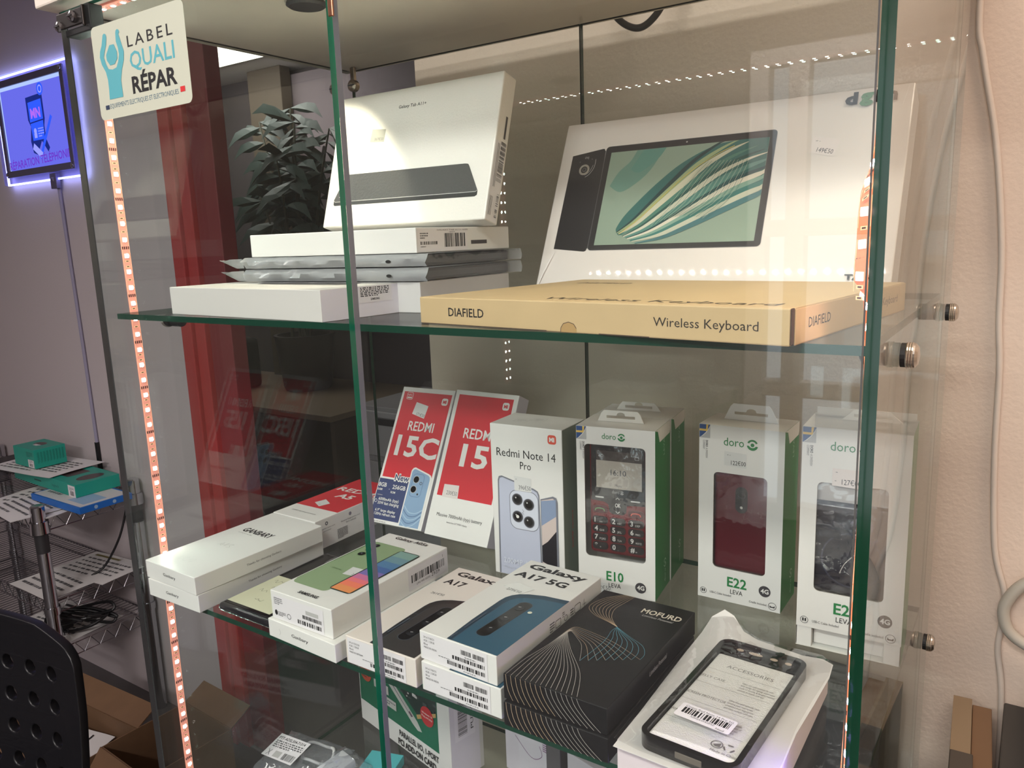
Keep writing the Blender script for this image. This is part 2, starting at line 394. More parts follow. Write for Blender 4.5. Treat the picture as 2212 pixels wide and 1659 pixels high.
# downlights in the top board
for x, y in ((.212, .140), (.757, .130)):
    a = Mesh(); a.lathe([(0, .020), (.003, .021), (.005, .018), (.005, .013)], (x, y, ZT), (0, 0, -1), DARK, 24)
    a.lathe([(.0046, .0128), (.0047, .002)], (x, y, ZT), (0, 0, -1), emitter('downlight_lens', (1, .85, .6), 6), 20); put(a.build('downlight', cab))
# sticker on the left door
SX, SZ = .0765, .5325
m = Mesh(); fr = (V((SX, -.0164, SZ)), V((1, 0, 0)), V((0, 0, 1)), V((0, -1, 0))); p = Print(m, fr, 0)
cream = M('sticker_cream', (188, 192, 174), .45)
o = [(u*.001, v*.001) for u, v in rr(0, 0, 150, 86.5, 6)]; m.prism(o, (fr[0], fr[1], fr[2], fr[3]), .0002, cream); p.l = .25
p.text('LABEL', 59.5, 60, 9.8, INK, 131, bold=.006, spacing=1.35)
p.text('QUALI', 60.5, 40.5, 14.6, TEALINK, 131, bold=.012)
p.text('RÉPAR', 60, 18.7, 14.2, INK, 131, bold=.03)
p.text('EQUIPEMENTS ELECTRIQUES ET ELECTRONIQUES', 18.7, 9.6, 4.2, M('slate_ink', (92, 118, 132), .5), 131)
p.rect(10.6, 9.2, 17.2, 13.2, M('navy_ink', (44, 56, 78), .5)); p.rect(134, 10.6, 141, 15.2, M('red_ink', (196, 42, 46), .5))
# raised hand shaped like an open spanner holding a nut
hand = [(19.3, 18), (42.9, 17.8), (42.6, 33), (46, 42), (51, 50), (52.8, 57.5), (50.5, 64), (47, 74)] + [(45.6+3.4*math.cos(t), 75.2+3.2*math.sin(t)) for t in (0, .8, 1.6, 2.4, 3.1)] + \
       [(41.5, 68), (43.7, 62), (44.3, 56), (41.5, 50), (37.5, 45.2), (30.5, 44.3), (23.8, 45.6), (20.3, 50.5), (18.0, 57), (20.6, 62), (24.5, 68), (26.3, 74)] + \
       [(22.9+3.4*math.cos(t), 74.8+3.2*math.sin(t)) for t in (0, .8, 1.6, 2.4, 3.1)] + [(16.5, 68), (12.6, 63), (11, 58), (13, 51), (18.4, 43.5), (20.4, 36), (20.2, 27)]
p.poly(hand, TEALINK); p.poly([(29.8, 66.4), (37.4, 66.2), (41.3, 59), (40.6, 53), (35.2, 48.6), (27.2, 48.4), (22.6, 53.5), (22.3, 58.5)], TEALINK)
s = m.build('sticker', dl); s['label'] = 'cream square sticker with a turquoise hand and spanner'

# ------------------------------------------------------------------ LED strip: up the left side, across under the top board, down the right side
PITCH = .0178
strip = tag(empty('led_strip', (.006, .03, .6)), 'glowing LED light strip running around the front opening of the glass cabinet', 'light strip')
def unoff(o): o.location = (-.006, -.03, -.6); return o
SUB = M('strip_tape', (244, 160, 142), .45, emit=.32); SUBR = M('strip_tape_right', (240, 132, 92), .45, emit=.4); TR = M('strip_trace', (250, 196, 150), .4, emit=.5); TRK = M('strip_pad', (84, 44, 36), .5)  # tape and trace emission stands in for LED light scattered on them
left = [(.0066, .0327, .618-k*.02) for k in range(46)]
lefts = [(x, .0325+.0015*math.sin(z*9), z) for x, y, z in left]
corner = [(.0072+.030*(1-math.cos(a))*.9, .0325-.018*math.sin(a)*.9, .618+.030*math.sin(a)) for a in (.3, .6, .9, 1.2, 1.5)]
top = [(.045+k*.02, .016, .6495) for k in range(37)]
rpts = [(.63, .040), (.56, .047), (.523, .049), (.491, .052), (.452, .045), (.425, .012), (.395, .005), (.371, .003), (.351, .036), (.30, .050), (.257, .052), (.20, .047), (.152, .040), (.09, .038), (.03, .030), (-.03, .024), (-.07, .004), (-.11, .002), (-.15, .022), (-.20, .034), (-.26, .03)]
rights = [(.7815, y, z) for z, y in smooth_pts(rpts, 5)]
def ribbon(path, nrm, w, mat, name):
    m = Mesh(); L_ = []
    for i, p in enumerate(path):
        p = V(p); t = (V(path[min(i+1, len(path)-1)]) - V(path[max(i-1, 0)])).normalized(); n = V(nrm(i) if callable(nrm) else nrm); s = t.cross(n).normalized()
        L_ += [p+s*w/2, p-s*w/2, p+s*w/2+n*.0006, p-s*w/2+n*.0006]
    F = []
    for i in range(len(path)-1):
        a, b = i*4, i*4+4; F += [[a, a+1, b+1, b], [a+2, b+2, b+3, a+3], [a, b, b+2, a+2], [a+1, a+3, b+3, b+1]]
    m.add(L_, F, mat); return m
def walk(path, step, off=0):
    d = off; out = []
    for a, b in zip(path, path[1:]):
        a, b = V(a), V(b); l = (b-a).length
        while d < l: out.append((a.lerp(b, d/l), (b-a).normalized())); d += step
        d -= l
    return out
TW = .0098
chips = []   # position, tangent, normal, kind
def seg(path, nrm, mat, kind, off):
    m = ribbon(path, nrm, TW, mat, kind)
    pts = walk(path, PITCH, off)
    for i, (p, t) in enumerate(pts):
        n = V(nrm); s = t.cross(n).normalized(); chips.append((p+n*.0006, t, n, kind))
        # printed pads between the chips
        q = p + t*PITCH*.5 + n*.0008
        if i % 3 == 2:
            for k in (-1.5, -.5, .5, 1.5):
                c = q + s*k*.0023; m.add([c-s*.0007-t*.0016, c+s*.0007-t*.0016, c+s*.0007+t*.0016, c-s*.0007+t*.0016], [[0, 1, 2, 3]], TRK)
        else:
            for dk in ((-.17, .17) if i % 3 == 0 else (0,)):
                c = q + t*PITCH*dk; m.add([c-s*.0024-t*.0011, c+s*.0024-t*.0011, c+s*.0024+t*.0011, c-s*.0024+t*.0011], [[0, 1, 2, 3]], TR)
                c = c + n*.0001; m.add([c-s*.0014-t*.0005, c+s*.0014-t*.0005, c+s*.0014+t*.0005, c-s*.0014+t*.0005], [[0, 1, 2, 3]], TRK)
        for sg in (-1, 1):
            c = p + n*.0008 + s*sg*.0042; m.add([c-s*.0002-t*PITCH*.48, c+s*.0002-t*PITCH*.48, c+s*.0002+t*PITCH*.48, c-s*.0002+t*PITCH*.48], [[0, 1, 2, 3]], TR)
    unoff(m.build('tape', strip))
seg(lefts, (1, 0, 0), SUB, 'l', .0052); 
cm_ = ribbon([lefts[0]]+corner+[top[0]], lambda i: V((1-i/6, 0, -i/6)).normalized(), TW, SUB, 'c'); unoff(cm_.build('tape', strip))
seg(top, (0, 0, -1), SUB, 't', .004)
seg(rights, V((-.55, -.83, 0)).normalized(), SUBR, 'r', .006)
EL = [emitter('led_white', (.84, 1.0, .93), 150), emitter('led_warm', (1.0, .88, .80), 150), emitter('led_green', (.66, 1.0, .80), 150)]
ER = [emitter('led_pink', (1.0, .55, .58), 60), emitter('led_amber', (1.0, .76, .5), 50), emitter('led_violet', (.38, .28, 1.0), 700)]
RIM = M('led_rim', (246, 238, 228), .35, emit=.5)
meshes = {}
def chip_mesh(em):
    if em.name not in meshes:
        m = Mesh(); m.box(-.0026, -.0026, 0, .0026, .0026, .0012, RIM, .0003); m.lathe([(.0012, .0023), (.00135, .0022), (.0014, .0002)], (0, 0, 0), (0, 0, 1), em, 12)
        meshes[em.name] = m
    return meshes[em.name]
data = {}
order = sorted(range(len(chips)), key=lambda i: (chips[i][0]-CAM).length if chips[i][3] != 't' else 2+chips[i][0].x)
keep = set(order[:100]); rest = Mesh()
for i, (p, t, n, kind) in enumerate(chips):
    if kind == 'l': em = EL[(0, 0, 2, 1, 0, 2, 0)[i % 7]]
    elif kind == 't': em = EL[(0, 1, 1, 0, 2)[i % 5]]
    else: em = ER[2] if -.30 < p.z < .10 else ER[0 if i % 2 else 1]
    s = t.cross(n).normalized(); mx = Matrix(((s.x, t.x, n.x, p.x), (s.y, t.y, n.y, p.y), (s.z, t.z, n.z, p.z), (0, 0, 0, 1)))
    cm = chip_mesh(em)
    if i in keep:
        if em.name not in data: o = cm.build('led_chip', strip); data[em.name] = o.data
        else: o = bpy.data.objects.new('led_chip', data[em.name]); COL.objects.link(o); o.parent = strip
        o.matrix_local = Matrix.Translation((-.006, -.03, -.6)) @ mx
    else:
        k = len(rest.v); rest.v += [tuple(mx @ V(v)) for v in cm.v]; mp = [rest.slot(mm) for mm in cm.mats]
        rest.f += [[k+a for a in f] for f in cm.f]; rest.mi += [mp[a] for a in cm.mi]
if rest.v:
    o = unoff(rest.build('led_chip', strip)); o['kind'] = 'stuff'

# ------------------------------------------------------------------ cords on the wall
m = Mesh(); m.tube(smooth_pts([(.794, .492, 1.2), (.795, .492, .85), (.794, .494, .622), (.800, .494, .569), (.815, .494, .495), (.824, .494, .43), (.830, .494, .364), (.832, .494, .30), (.836, .494, .247), (.838, .494, .15), (.845, .494, .05), (.858, .494, -.002), (.857, .494, -.04), (.856, .494, -.069), (.863, .494, -.124), (.866, .494, -.25), (.866, .49, -.5)], 6), .0033, M('white_cable', (196, 184, 172), .45), 10)
tag(m.build('power_cord', smooth=60), 'thin white cord running down the warm white wall right of the cabinet', 'cord')
m = Mesh(); m.tube(smooth_pts([(.93, .485, .028), (.90, .484, .032), (.874, .484, .018), (.860, .484, -.006), (.859, .484, -.024), (.866, .484, -.040), (.885, .484, -.052), (.92, .484, -.062), (.97, .484, -.05)], 6), .0062, M('grey_cable', (170, 164, 152), .45), 10)
tag(m.build('cable_loop', smooth=60), 'thick grey cable looping against the wall at the right edge of the photo', 'cable')
m = Mesh(); m.tube(smooth_pts([(.395, .452, .72), (.404, .452, .682), (.413, .452, .664), (.428, .452, .651), (.444, .452, .646), (.459, .452, .652), (.473, .452, .667), (.480, .452, .69), (.484, .452, .72)], 6), .0042, BLACK, 10)
tag(m.build('hanging_cable', smooth=60), 'black cable looping down behind the back glass below the top board', 'cable')
# ------------------------------------------------------------------ left of the cabinet: sign, rack, papers, chair
Y0 = 1.2
t = tag(empty('light_box_sign', (-2.45, Y0, .9)), 'blue glowing acrylic wall sign with a phone picture', 'sign')
def so(o): o.location = (2.45, -Y0, -.9); return o
sx0, sx1, sz0, sz1 = -2.795, -2.178, .695, 1.125
ac = sheet('acrylic_blue', (.80, .80, .98), f0=.06, white=.12, wcol=(.5, .5, .9))
m = Mesh(); m.box(sx0, Y0-.034, sz0, sx1, Y0-.022, sz1, ac, .002); so(m.build('acrylic_plate', t))
m = Mesh(); eb = emitter('sign_edge_glow', (.36, .40, 1.0), 9.0)
e = .006
for b in ((sx0, sz0, sx1, sz0+e), (sx0, sz1-e, sx1, sz1), (sx0, sz0+e, sx0+e, sz1-e), (sx1-e, sz0+e, sx1, sz1-e)): m.box(b[0], Y0-.021, b[1], b[2], Y0-.014, b[3], eb)
so(m.build('edge_light', t))
fm = M('sign_frame', (104, 100, 128), .35, metal=.3); m = Mesh()
ix0, ix1, iz0, iz1 = -2.742, -2.205, .722, 1.10
for b in ((ix0, iz0, ix1, iz0+.026), (ix0, iz1-.026, ix1, iz1), (ix0, iz0+.026, ix0+.024, iz1-.026), (ix1-.024, iz0+.026, ix1, iz1-.026)): m.box(b[0], Y0-.043, b[1], b[2], Y0-.035, b[3], fm, .002)
o = so(m.build('frame', t))
for x in (ix0+.012, ix1-.012):
    for z in (iz0+.013, iz1-.013):
        a = Mesh(); a.lathe([(0, .009), (.004, .009), (.006, .006), (.0065, 0)], (x, Y0-.043, z), (0, -1, 0), CHROME, 16); a.build('screw', o)
m = Mesh(); fr = (V((ix0+.024, Y0-.037, iz0+.026)), V((1, 0, 0)), V((0, 0, 1)), V((0, -1, 0)))
Wp, Hp = (ix1-ix0-.048)*1000, (iz1-iz0-.052)*1000
p = Print(m, fr, 0); p.rect(0, 0, Wp, Hp, emitter('sign_panel_glow', (.15, .16, .86), .8))
p.rect(0, Hp-14, Wp, Hp, emitter('sign_panel_bright', (.42, .55, 1.0), .9)); p.rect(0, 0, 8, Hp, MATS['sign_panel_bright']); p.rect(Wp-8, 0, Wp, Hp, MATS['sign_panel_bright'])
blue = emitter('sign_blue', (.03, .10, .95), .9); dkb = emitter('sign_navy', (.02, .04, .35), .5); pink = emitter('sign_pink', (.42, .14, .85), .9); pale = emitter('sign_pale', (.28, .30, .95), 1.0)
ox, oz = (2.718)*1000, -iz0*1000-26
def sg(x, z): return ((x+2.718)*1000, (z-iz0)*1000-26)
ph = [sg(*q) for q in ((-2.515, 1.015), (-2.385, 1.02), (-2.385, .925), (-2.395, .90), (-2.395, .85), (-2.375, .815), (-2.39, .80), (-2.43, .845), (-2.475, .795), (-2.505, .805), (-2.515, .85), (-2.50, .905), (-2.515, .93))]
p.poly(ph, dkb)
p.poly([sg(*q) for q in ((-2.502, .995), (-2.398, 1.0), (-2.398, .925), (-2.502, .92))], blue); p.poly([sg(*q) for q in ((-2.50, .915), (-2.40, .92), (-2.405, .85), (-2.495, .85))], blue)
u, v = sg(-2.49, .935); p.text('MN', u, v, 34, pink, u+76, bold=.04)
u, v = sg(-2.395, 1.035); p.circ(u, v, 24, blue); p.ring(u, v, 15, 10, pale)
u, v = sg(-2.47, .885); p.circ(u, v, 11, pale); p.rect(u-11, v-26, u+11, v-8, pale); p.fine(u+22, v-26, u+66, v+12, 4, pale, 3)
p.stroke([sg(-2.335, .93), sg(-2.405, .845), sg(-2.455, .78)], 16, blue); p.stroke([sg(-2.50, .83), sg(-2.44, .79)], 26, pale)
u, v = sg(-2.714, .752); p.text('RÉPARATION TÉLÉPHONIE', u, v, 30, emitter('sign_violet', (.16, .04, .60), .8), u+488, bold=.012, rot=2)
so(m.build('picture_panel', t))
m = Mesh(); m.tube([(-2.40, Y0-.03, .705), (-2.40, Y0-.012, .66), (-2.40, Y0-.008, .4), (-2.39, Y0-.008, .0), (-2.385, Y0-.008, -.40)], .007, M('cable_cover', (150, 146, 170), .5), 8); m.box(-2.425, Y0-.03, .66, -2.38, Y0-.012, .72, fm, .002); m.box(-2.392, Y0-.016, -.50, -2.378, Y0-.002, -.38, BLACK, .001)
so(m.build('cable', t))

# chrome wire rack
TZ = [-.545, -.885, -1.02+.0]
rx0, rx1, ry0, ry1 = -3.25, -2.10, .80, 1.165
t = tag(empty('wire_rack', ((rx0+rx1)/2, (ry0+ry1)/2, FLZ)), 'chrome wire shelving rack against the left wall, loaded with papers and boxes', 'shelving rack')
def ro(o): o.location = (-(rx0+rx1)/2, -(ry0+ry1)/2, -FLZ); return o
WIRE = M('wire_chrome', (150, 148, 152), .25, metal=1)
for x, y in ((rx1, ry0), (rx0, ry0), (rx1, ry1), (rx0, ry1)):
    a = Mesh(); a.lathe([(-.35, 0.0228), (.48, 0.0228)] , (x, y, -1.15), (0, 0, 1), CHROME, 16)
    for z0 in (-1.05, -.915): a.lathe([(0, 0.0276), (.03, 0.0276)], (x, y, z0), (0, 0, 1), CHROME, 16)
    a.lathe([(.48, 0.0228), (.60, 0.0238)], (x, y, -1.15), (0, 0, 1), DARK, 16)
    a.lathe([(.555, 0.0333), (.60, 0.0314)], (x, y, -1.15), (0, 0, 1), CHROME, 16); a.lathe([(.60, 0.0247), (.655, 0.0243), (.66, 0.0190)], (x, y, -1.15), (0, 0, 1), CHROME, 16)
    ro(a.build('post', t, smooth=40))
for z in (-.545, -.87, -1.06):
    a = Mesh()
    for zz in (z, z-.048):
        a.tube([(rx0, ry0, zz), (rx1, ry0, zz), (rx1, ry1, zz), (rx0, ry1, zz)], .0032, WIRE, 8, closed=True)
    n = 20
    for k in range(n):
        x = rx0+(rx1-rx0)*k/n; xm = rx0+(rx1-rx0)*(k+.5)/n; xe = rx0+(rx1-rx0)*(k+1)/n; a.tube([(x, ry0, z), (xm, ry0, z-.048), (xe, ry0, z)], .002, WIRE, 6)
    for k in range(6):
        y = ry0+(ry1-ry0)*k/6; ym = ry0+(ry1-ry0)*(k+.5)/6; ye = ry0+(ry1-ry0)*(k+1)/6; a.tube([(rx1, y, z), (rx1, ym, z-.048), (rx1, ye, z)], .002, WIRE, 6)
    for k in range(1, 46): x = rx0+(rx1-rx0)*k/46; a.tube([(x, ry0, z+.003), (x, ry1, z+.003)], .0016, WIRE, 5)
    ro(a.build('tray', t))

def sheet_of_paper(name, cx, cy, z, w, d, rz, label, cat='paper', group=None, lines=10, wave=.004, mat=PAPER, seed=1, head=None):
    r = random.Random(seed); m = Mesh(); nx, ny = 8, 8; vs = []; top = []
    for j in range(ny+1):
        for i in range(nx+1):
            h = wave*(math.sin(i*.9+seed)*.5+math.sin(j*.7+seed*2)*.5+1)*.5
            top.append((-w/2+w*i/nx, -d/2+d*j/ny, h+.0008))
    bot = [(x, y, zz-.0008) for x, y, zz in top]; n1 = nx+1
    fs = [[j*n1+i, j*n1+i+1, (j+1)*n1+i+1, (j+1)*n1+i] for j in range(ny) for i in range(nx)]; k = len(top)
    m.add(top+bot, fs+[[k+a for a in f[::-1]] for f in fs], mat)
    p = Print(m, (V((-w/2, -d/2, wave+.001)), V((1, 0, 0)), V((0, 1, 0)), V((0, 0, 1))), 0)
    if lines: p.fine(w*90, d*120, w*880, d*800, lines, INKG, seed, .35)
    if head: p.rect(w*100, d*840, w*560, d*900, head)
    o = m.build(name); o.location = (cx, cy, z); o.rotation_euler = (0, 0, rz); tag(o, label, cat, group); return o
z = -.541
sheet_of_paper('paper_sheet', -2.30, .93, z, .42, .297, .15, 'loose printed sheet lying flat below the blue box on the rack top', group='papers on the rack top', lines=6, seed=2, wave=.003, head=INKG)
sheet_of_paper('paper_sheet', -2.27, .84, z+.005, .30, .21, -.1, 'printed sheet hanging over the front edge of the rack top by the chrome post', group='papers on the rack top', lines=5, seed=4, wave=.003, head=INKG)
q = (-2.33, .885, -.530, 0, 0, 0, .36, .20, .024); BLU = M('blue_card', (30, 104, 190), .4)
m = carton(q, BLU); p = side(m, 't'); p.rect(8, 8, 352, 192, M('pale_card', (206, 206, 206), .5)); p.fine(30, 40, 200, 170, 5, INKG, 5); p.rect(215, 30, 330, 120, M('pale_blue_card', (150, 180, 210), .5)); p = side(m, 'r'); p.circ(60, 12, 7, MATS['pale_blue_card']); p.circ(130, 12, 7, MATS['pale_blue_card'])
o = m.build('flat_box'); pose(o, q); tag(o, 'flat blue sided box below the long turquoise box on the rack', 'box')
TQ = M('turquoise_card', (30, 152, 134), .42); TQD = M('turquoise_dark', (14, 84, 76), .4)
q = (-2.62, .958, -.505, -.03, 0, 0, .52, .17, .050)
m = carton(q, TQ); p = side(m, 't'); p.circ(455, 90, 36, M('mouse_print', (58, 46, 46), .3), 52); p.rect(60, 40, 380, 130, MATS['mouse_print'], 8); p = side(m, 'f'); p.text('logitech', 330, 18, 11, TQD, 386); p.rect(180, 20, 240, 26, TQD)
o = m.build('keyboard_box'); pose(o, q); tag(o, 'long turquoise box with dark pictures on top, lying on the rack', 'box')
quad_sticker('barcode_label', o, 'f', q[6:9], [(462, -8), (516, -8), (516, 44), (462, 44)], lambda p: (p.bars(476, 4, 504, 22), p.fine(472, 24, 508, 36, 3)), LABEL)
sheet_of_paper('paper_sheet', -2.50, 1.03, -.453, .42, .24, .12, 'printed sheet between the small turquoise box and the long turquoise box', group='papers on the rack top', lines=7, seed=6, wave=.004)
q = (-2.62, .968, -.446, -.01, 0, 0, .175, .124, .078)
m = carton(q, TQ); p = side(m, 't'); p.circ(80, 72, 34, M('mouse_print', (58, 46, 46), .3), 22); p.poly([(70, 45), (100, 45), (110, 62), (64, 60)], MATS['pale_card']); p = side(m, 'r')
for k in range(9): p.fine(12+k*12, 20, 20+k*12, 66, 14, TQD, k)
p = side(m, 'f'); p.fine(110, 44, 160, 66, 4, TQD, 2)
o = m.build('mouse_box'); pose(o, q); tag(o, 'small turquoise box on top of the papers on the rack', 'box')
quad_sticker('barcode_label', o, 'f', q[6:9], [(118, 2), (166, 2), (166, 34), (118, 34)], lambda p: (p.bars(128, 6, 156, 18), p.fine(126, 20, 158, 32, 3)), LABEL)
m = Mesh(); m.box(0, 0, 0, .42, .12, .035, BLACK, .006); m.box(.02, .01, .035, .40, .11, .037, DARK, .001); o = m.build('black_case'); o.location = (-3.05, 1.03, -.445-.095); tag(o, 'flat black case at the left edge of the rack top by the wall', 'case')
# papers on the lower trays
def stackpaper(cx, cy, z, w, d, rz, lab, seed, lines=6, head=None): return sheet_of_paper('paper_sheet', cx, cy, z, w, d, rz, lab, group='papers on the lower trays', lines=lines, seed=seed, wave=.003, head=head)
stackpaper(-2.27, .90, -.866, .30, .21, .0, 'bright white sheet on the middle rack tray beside the chrome post', 11, 4)
stackpaper(-2.24, 1.06, -.861, .34, .21, .1, 'grey shaded sheet lying at the back of the middle rack tray', 12, 5, M('olive_print', (120, 112, 70), .6))
stackpaper(-2.30, .93, -1.056, .36, .25, .12, 'printed sheet with a black mark on the bottom rack tray', 13, 6, INK)
# black cables with a plug on the bottom tray
m = Mesh(); r = random.Random(3)
for k in range(3):
    P = [(-2.19+.10*math.sin(a*1.3+k)+.02*r.random(), .93+.09*math.cos(a+k), -1.046+.03+.018*k+.02*math.sin(a*2)) for a in [i*.8 for i in range(10)]]
    m.tube(smooth_pts(P, 5), .006, BLACK, 8)
m.box(-2.25, .86, -1.04, -2.19, .91, -.985, BLACK, .008); m.tube([(-2.15, .85, -1.02), (-2.115, .835, -1.02)], .0025, CHROME, 8); m.tube([(-2.15, .865, -1.02), (-2.115, .85, -1.02)], .0025, CHROME, 8)
tag(m.build('cable_bundle'), 'tangled black power cables with a plug on the bottom rack tray', 'cable')
m = Mesh(); m.tube(smooth_pts([(-2.12, 1.14, -.60), (-2.13, 1.10, -.72), (-2.17, 1.05, -.83), (-2.19, 1.0, -.861)], 6), .0045, BLACK, 8); tag(m.build('hanging_cable', smooth=60), 'black cable dangling from the rack top down to the middle tray', 'cable')
# cardboard boxes on the floor
KR = M('kraft_card', (124, 94, 68), .7, noise=.25, bscale=12)
def open_box(name, x, y, w, d, h, rz, label, mat=KR, flap=.09):
    m = Mesh(); th = .004
    m.box(0, 0, 0, w, d, th, mat); m.box(0, 0, 0, w, th, h, mat); m.box(0, d-th, 0, w, d, h, mat); m.box(0, 0, 0, th, d, h, mat); m.box(w-th, 0, 0, w, d, h, mat)
    b = Mesh(); b.box(0, -flap, 0, w, 0, th, mat); R1 = Matrix.Translation((0, 0, h)) @ Matrix.Rotation(.9, 4, 'X')
    o = m.build(name); o.location = (x, y, FLZ); o.rotation_euler = (0, 0, rz)
    for mx in (Matrix.Translation((0, 0, h)) @ Matrix.Rotation(.9, 4, 'X'), Matrix.Translation((w, d, h)) @ Matrix.Rotation(math.pi, 4, 'Z') @ Matrix.Rotation(-.5, 4, 'X')):
        f = b.build('flap', o); f.matrix_local = mx
    return tag(o, label, 'cardboard box')
open_box('cardboard_box', -2.05, .58, .45, .20, .28, .05, 'open brown cardboard box with papers on the floor beside the rack')
open_box('cardboard_box', -1.58, .66, .28, .30, .31, -.05, 'brown cardboard box on the floor right of the open box of papers', KR)
o = sheet_of_paper('paper_sheet', -1.80, .69, FLZ+.21, .17, .15, .6, 'white sheet with two black bars poking out of the open cardboard box', lines=0, seed=21, wave=.004); o.rotation_euler = (.12, .05, .25)
m = Mesh(); p = Print(m, (V((0, 0, .0)), V((1, 0, 0)), V((0, 1, 0)), V((0, 0, 1))), 0)
p = Print(m, (V((-.085, -.075, .0065)), V((1, 0, 0)), V((0, 1, 0)), V((0, 0, 1))), 0); p.rect(40, 20, 46, 130, INK); p.rect(90, 20, 96, 130, INK); m.build('black_bars', o)
m = Mesh(); b_ = random.Random(4)
P = [(-.08, -.05, .03), (-.02, .03, .06), (.05, -.02, .05), (.10, .03, .03)]
m.tube(smooth_pts(P, 6), [.02+.012*math.sin(k*.9)**2 for k in range(19)], M('red_plastic_bag', (190, 44, 52), .3), 10)
o = m.build('plastic_wrapper', smooth=60); o.location = (-1.83, .68, FLZ+.06); tag(o, 'crumpled red plastic wrapper inside the open cardboard box', 'wrapper')

# black perforated chair
t = tag(empty('office_chair', (-.837, .14, FLZ), .26), 'black plastic chair with round holes punched through its curved backrest', 'chair')
cw, ch = .46, .50
cu_ = bpy.data.curves.new('c', 'CURVE'); cu_.dimensions = '2D'; cu_.fill_mode = 'BOTH'; cu_.extrude = .007; cu_.bevel_depth = .003; cu_.bevel_resolution = 2
def spl(pts):
    s = cu_.splines.new('POLY'); s.points.add(len(pts)-1)
    for a, (x, y) in zip(s.points, pts): a.co = (x, y, 0, 1)
    s.use_cyclic_u = True
prof = [(-.5*cw+.02, -ch), (.5*cw-.02, -ch), (.5*cw, -ch*.6), (.5*cw+.006, -ch*.3), (.5*cw+.004, -.06)] + [(.5*cw-.045+.05*math.cos(a), -.055+.045*math.sin(a)) for a in (.2, .6, 1.0, 1.3)] + [(.12, .012), (0, .018), (-.12, .012)] + [(-.5*cw+.045+.05*math.cos(a), -.055+.045*math.sin(a)) for a in (1.85, 2.2, 2.6, 2.95)] + [(-.5*cw-.004, -.06), (-.5*cw-.006, -ch*.3), (-.5*cw, -ch*.6)]
spl(prof)
for j in range(6):
    for i in range(6):
        x = .155-i*.0665 + (.0 if j < 3 else .010*(j-2)); z = -.082-j*.0690
        if x > -.2: spl([(x+.0185*math.cos(a), z+.0185*math.sin(a)) for a in (-2*math.pi*k/20 for k in range(20))])
co = bpy.data.objects.new('c', cu_); me = co.to_mesh(); mm = bpy.data.meshes.new('backrest')
bmx = bmesh.new(); bmx.from_mesh(me); bmesh.ops.subdivide_edges(bmx, edges=[e for e in bmx.edges if e.calc_length() > .08], cuts=4, use_grid_fill=False); bmesh.ops.triangulate(bmx, faces=bmx.faces)
for v in bmx.verts:
    x, y, zz = v.co; v.co = Vector((x, zz - .55*x*x - .05*((-y)/ch)**2, y))
bmx.to_mesh(mm); bmx.free(); co.to_mesh_clear(); bpy.data.objects.remove(co)
CHM = M('chair_plastic', (16, 16, 20), .38); mm.materials.append(CHM)
o = bpy.data.objects.new('backrest', mm); COL.objects.link(o); o.parent = t; o.matrix_local = Matrix.Translation((0, .02, -.322-FLZ))
m = Mesh(); m.box(-.23, -.50, .75, .21, -.10, .785, CHM, .015, 3); m.build('seat', t, smooth=40)
m = Mesh(); m.tube([(0, -.30, .10), (0, -.30, .76)], .025, CHROME, 14); m.build('column', t, smooth=40)
for k in range(5):
    a = Mesh(); an = k*2*math.pi/5; a.tube([(0, -.30, .11), (.14*math.cos(an), -.30+.14*math.sin(an), .095), (.27*math.cos(an), -.30+.27*math.sin(an), .065)], [.022, .018, .013], BLACK, 8); l_ = a.build('leg', t, smooth=40)
    a = Mesh(); a.lathe([(-.011, .024), (-.009, .028), (.009, .028), (.011, .024)], (.27*math.cos(an), -.30+.27*math.sin(an), .030), (math.sin(an), -math.cos(an), 0), BLACK, 14); a.build('caster', l_)
m = Mesh(); m.box(-.03, -.30, .72, .03, .02, .75, BLACK, .006); m.box(-.03, .0, .72, .03, .03, .82, BLACK, .006); m.build('back_bracket', t)

# ------------------------------------------------------------------ the dark room beyond the red frame
WDK = M('dark_wood', (78, 66, 56), .5)
t = tag(empty('desk', (-2.95, 2.5, FLZ)), 'dark desk in the unlit room seen through the back of the cabinet', 'desk')
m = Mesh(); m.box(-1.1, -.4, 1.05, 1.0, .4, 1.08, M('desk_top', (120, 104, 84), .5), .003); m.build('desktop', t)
for x in (-1.07, .2, .95):
    a = Mesh(); a.box(x, -.36, 0, x+.03, .36, 1.05, WDK); a.build('leg', t)
t = tag(empty('printer', (-3.18, 2.32, FLZ+1.08)), 'bulky black printer on the desk in the dark back room', 'printer')
m = Mesh(); m.box(-.30, -.2, 0, .22, .2, .30, M('printer_black', (30, 30, 32), .4), .03, 3); m.box(-.22, -.26, .03, .14, -.18, .05, DARK, .004); m.build('body', t, smooth=40)
m = Mesh(); m.box(-.2, -.05, .30, .12, .15, .36, DARK, .01); m.build('paper_feed', t)
m = Mesh(); p = Print(m, (V((-.15, -.21, .302)), V((1, 0, 0)), V((0, 1, 0)), V((0, 0, 1))), 0); p.rect(0, 0, 240, 150, M('yellow_note', (170, 150, 92), .7)); m.build('yellow_sheet', t)
t = tag(empty('drawer_unit', (-1.62, 2.2, FLZ+.0)), 'pale grey drawer unit in the dark room left of the wall end', 'drawer unit')
GY = M('grey_laminate', (150, 148, 150), .5)
m = Mesh(); m.box(-.25, 0, 0, .42, .5, 1.13, GY, .003); m.build('carcass', t)
for k in range(3):
    a = Mesh(); a.box(-.24, -.018, .39+k*.25, .41, 0, .61+k*.25, M('drawer_front', (168, 166, 168), .5), .003); d = a.build('drawer', t)
    b = Mesh(); b.box(-.10, -.032, .55+k*.25, .26, -.018, .585+k*.25, DARK, .004); b.build('handle', d)
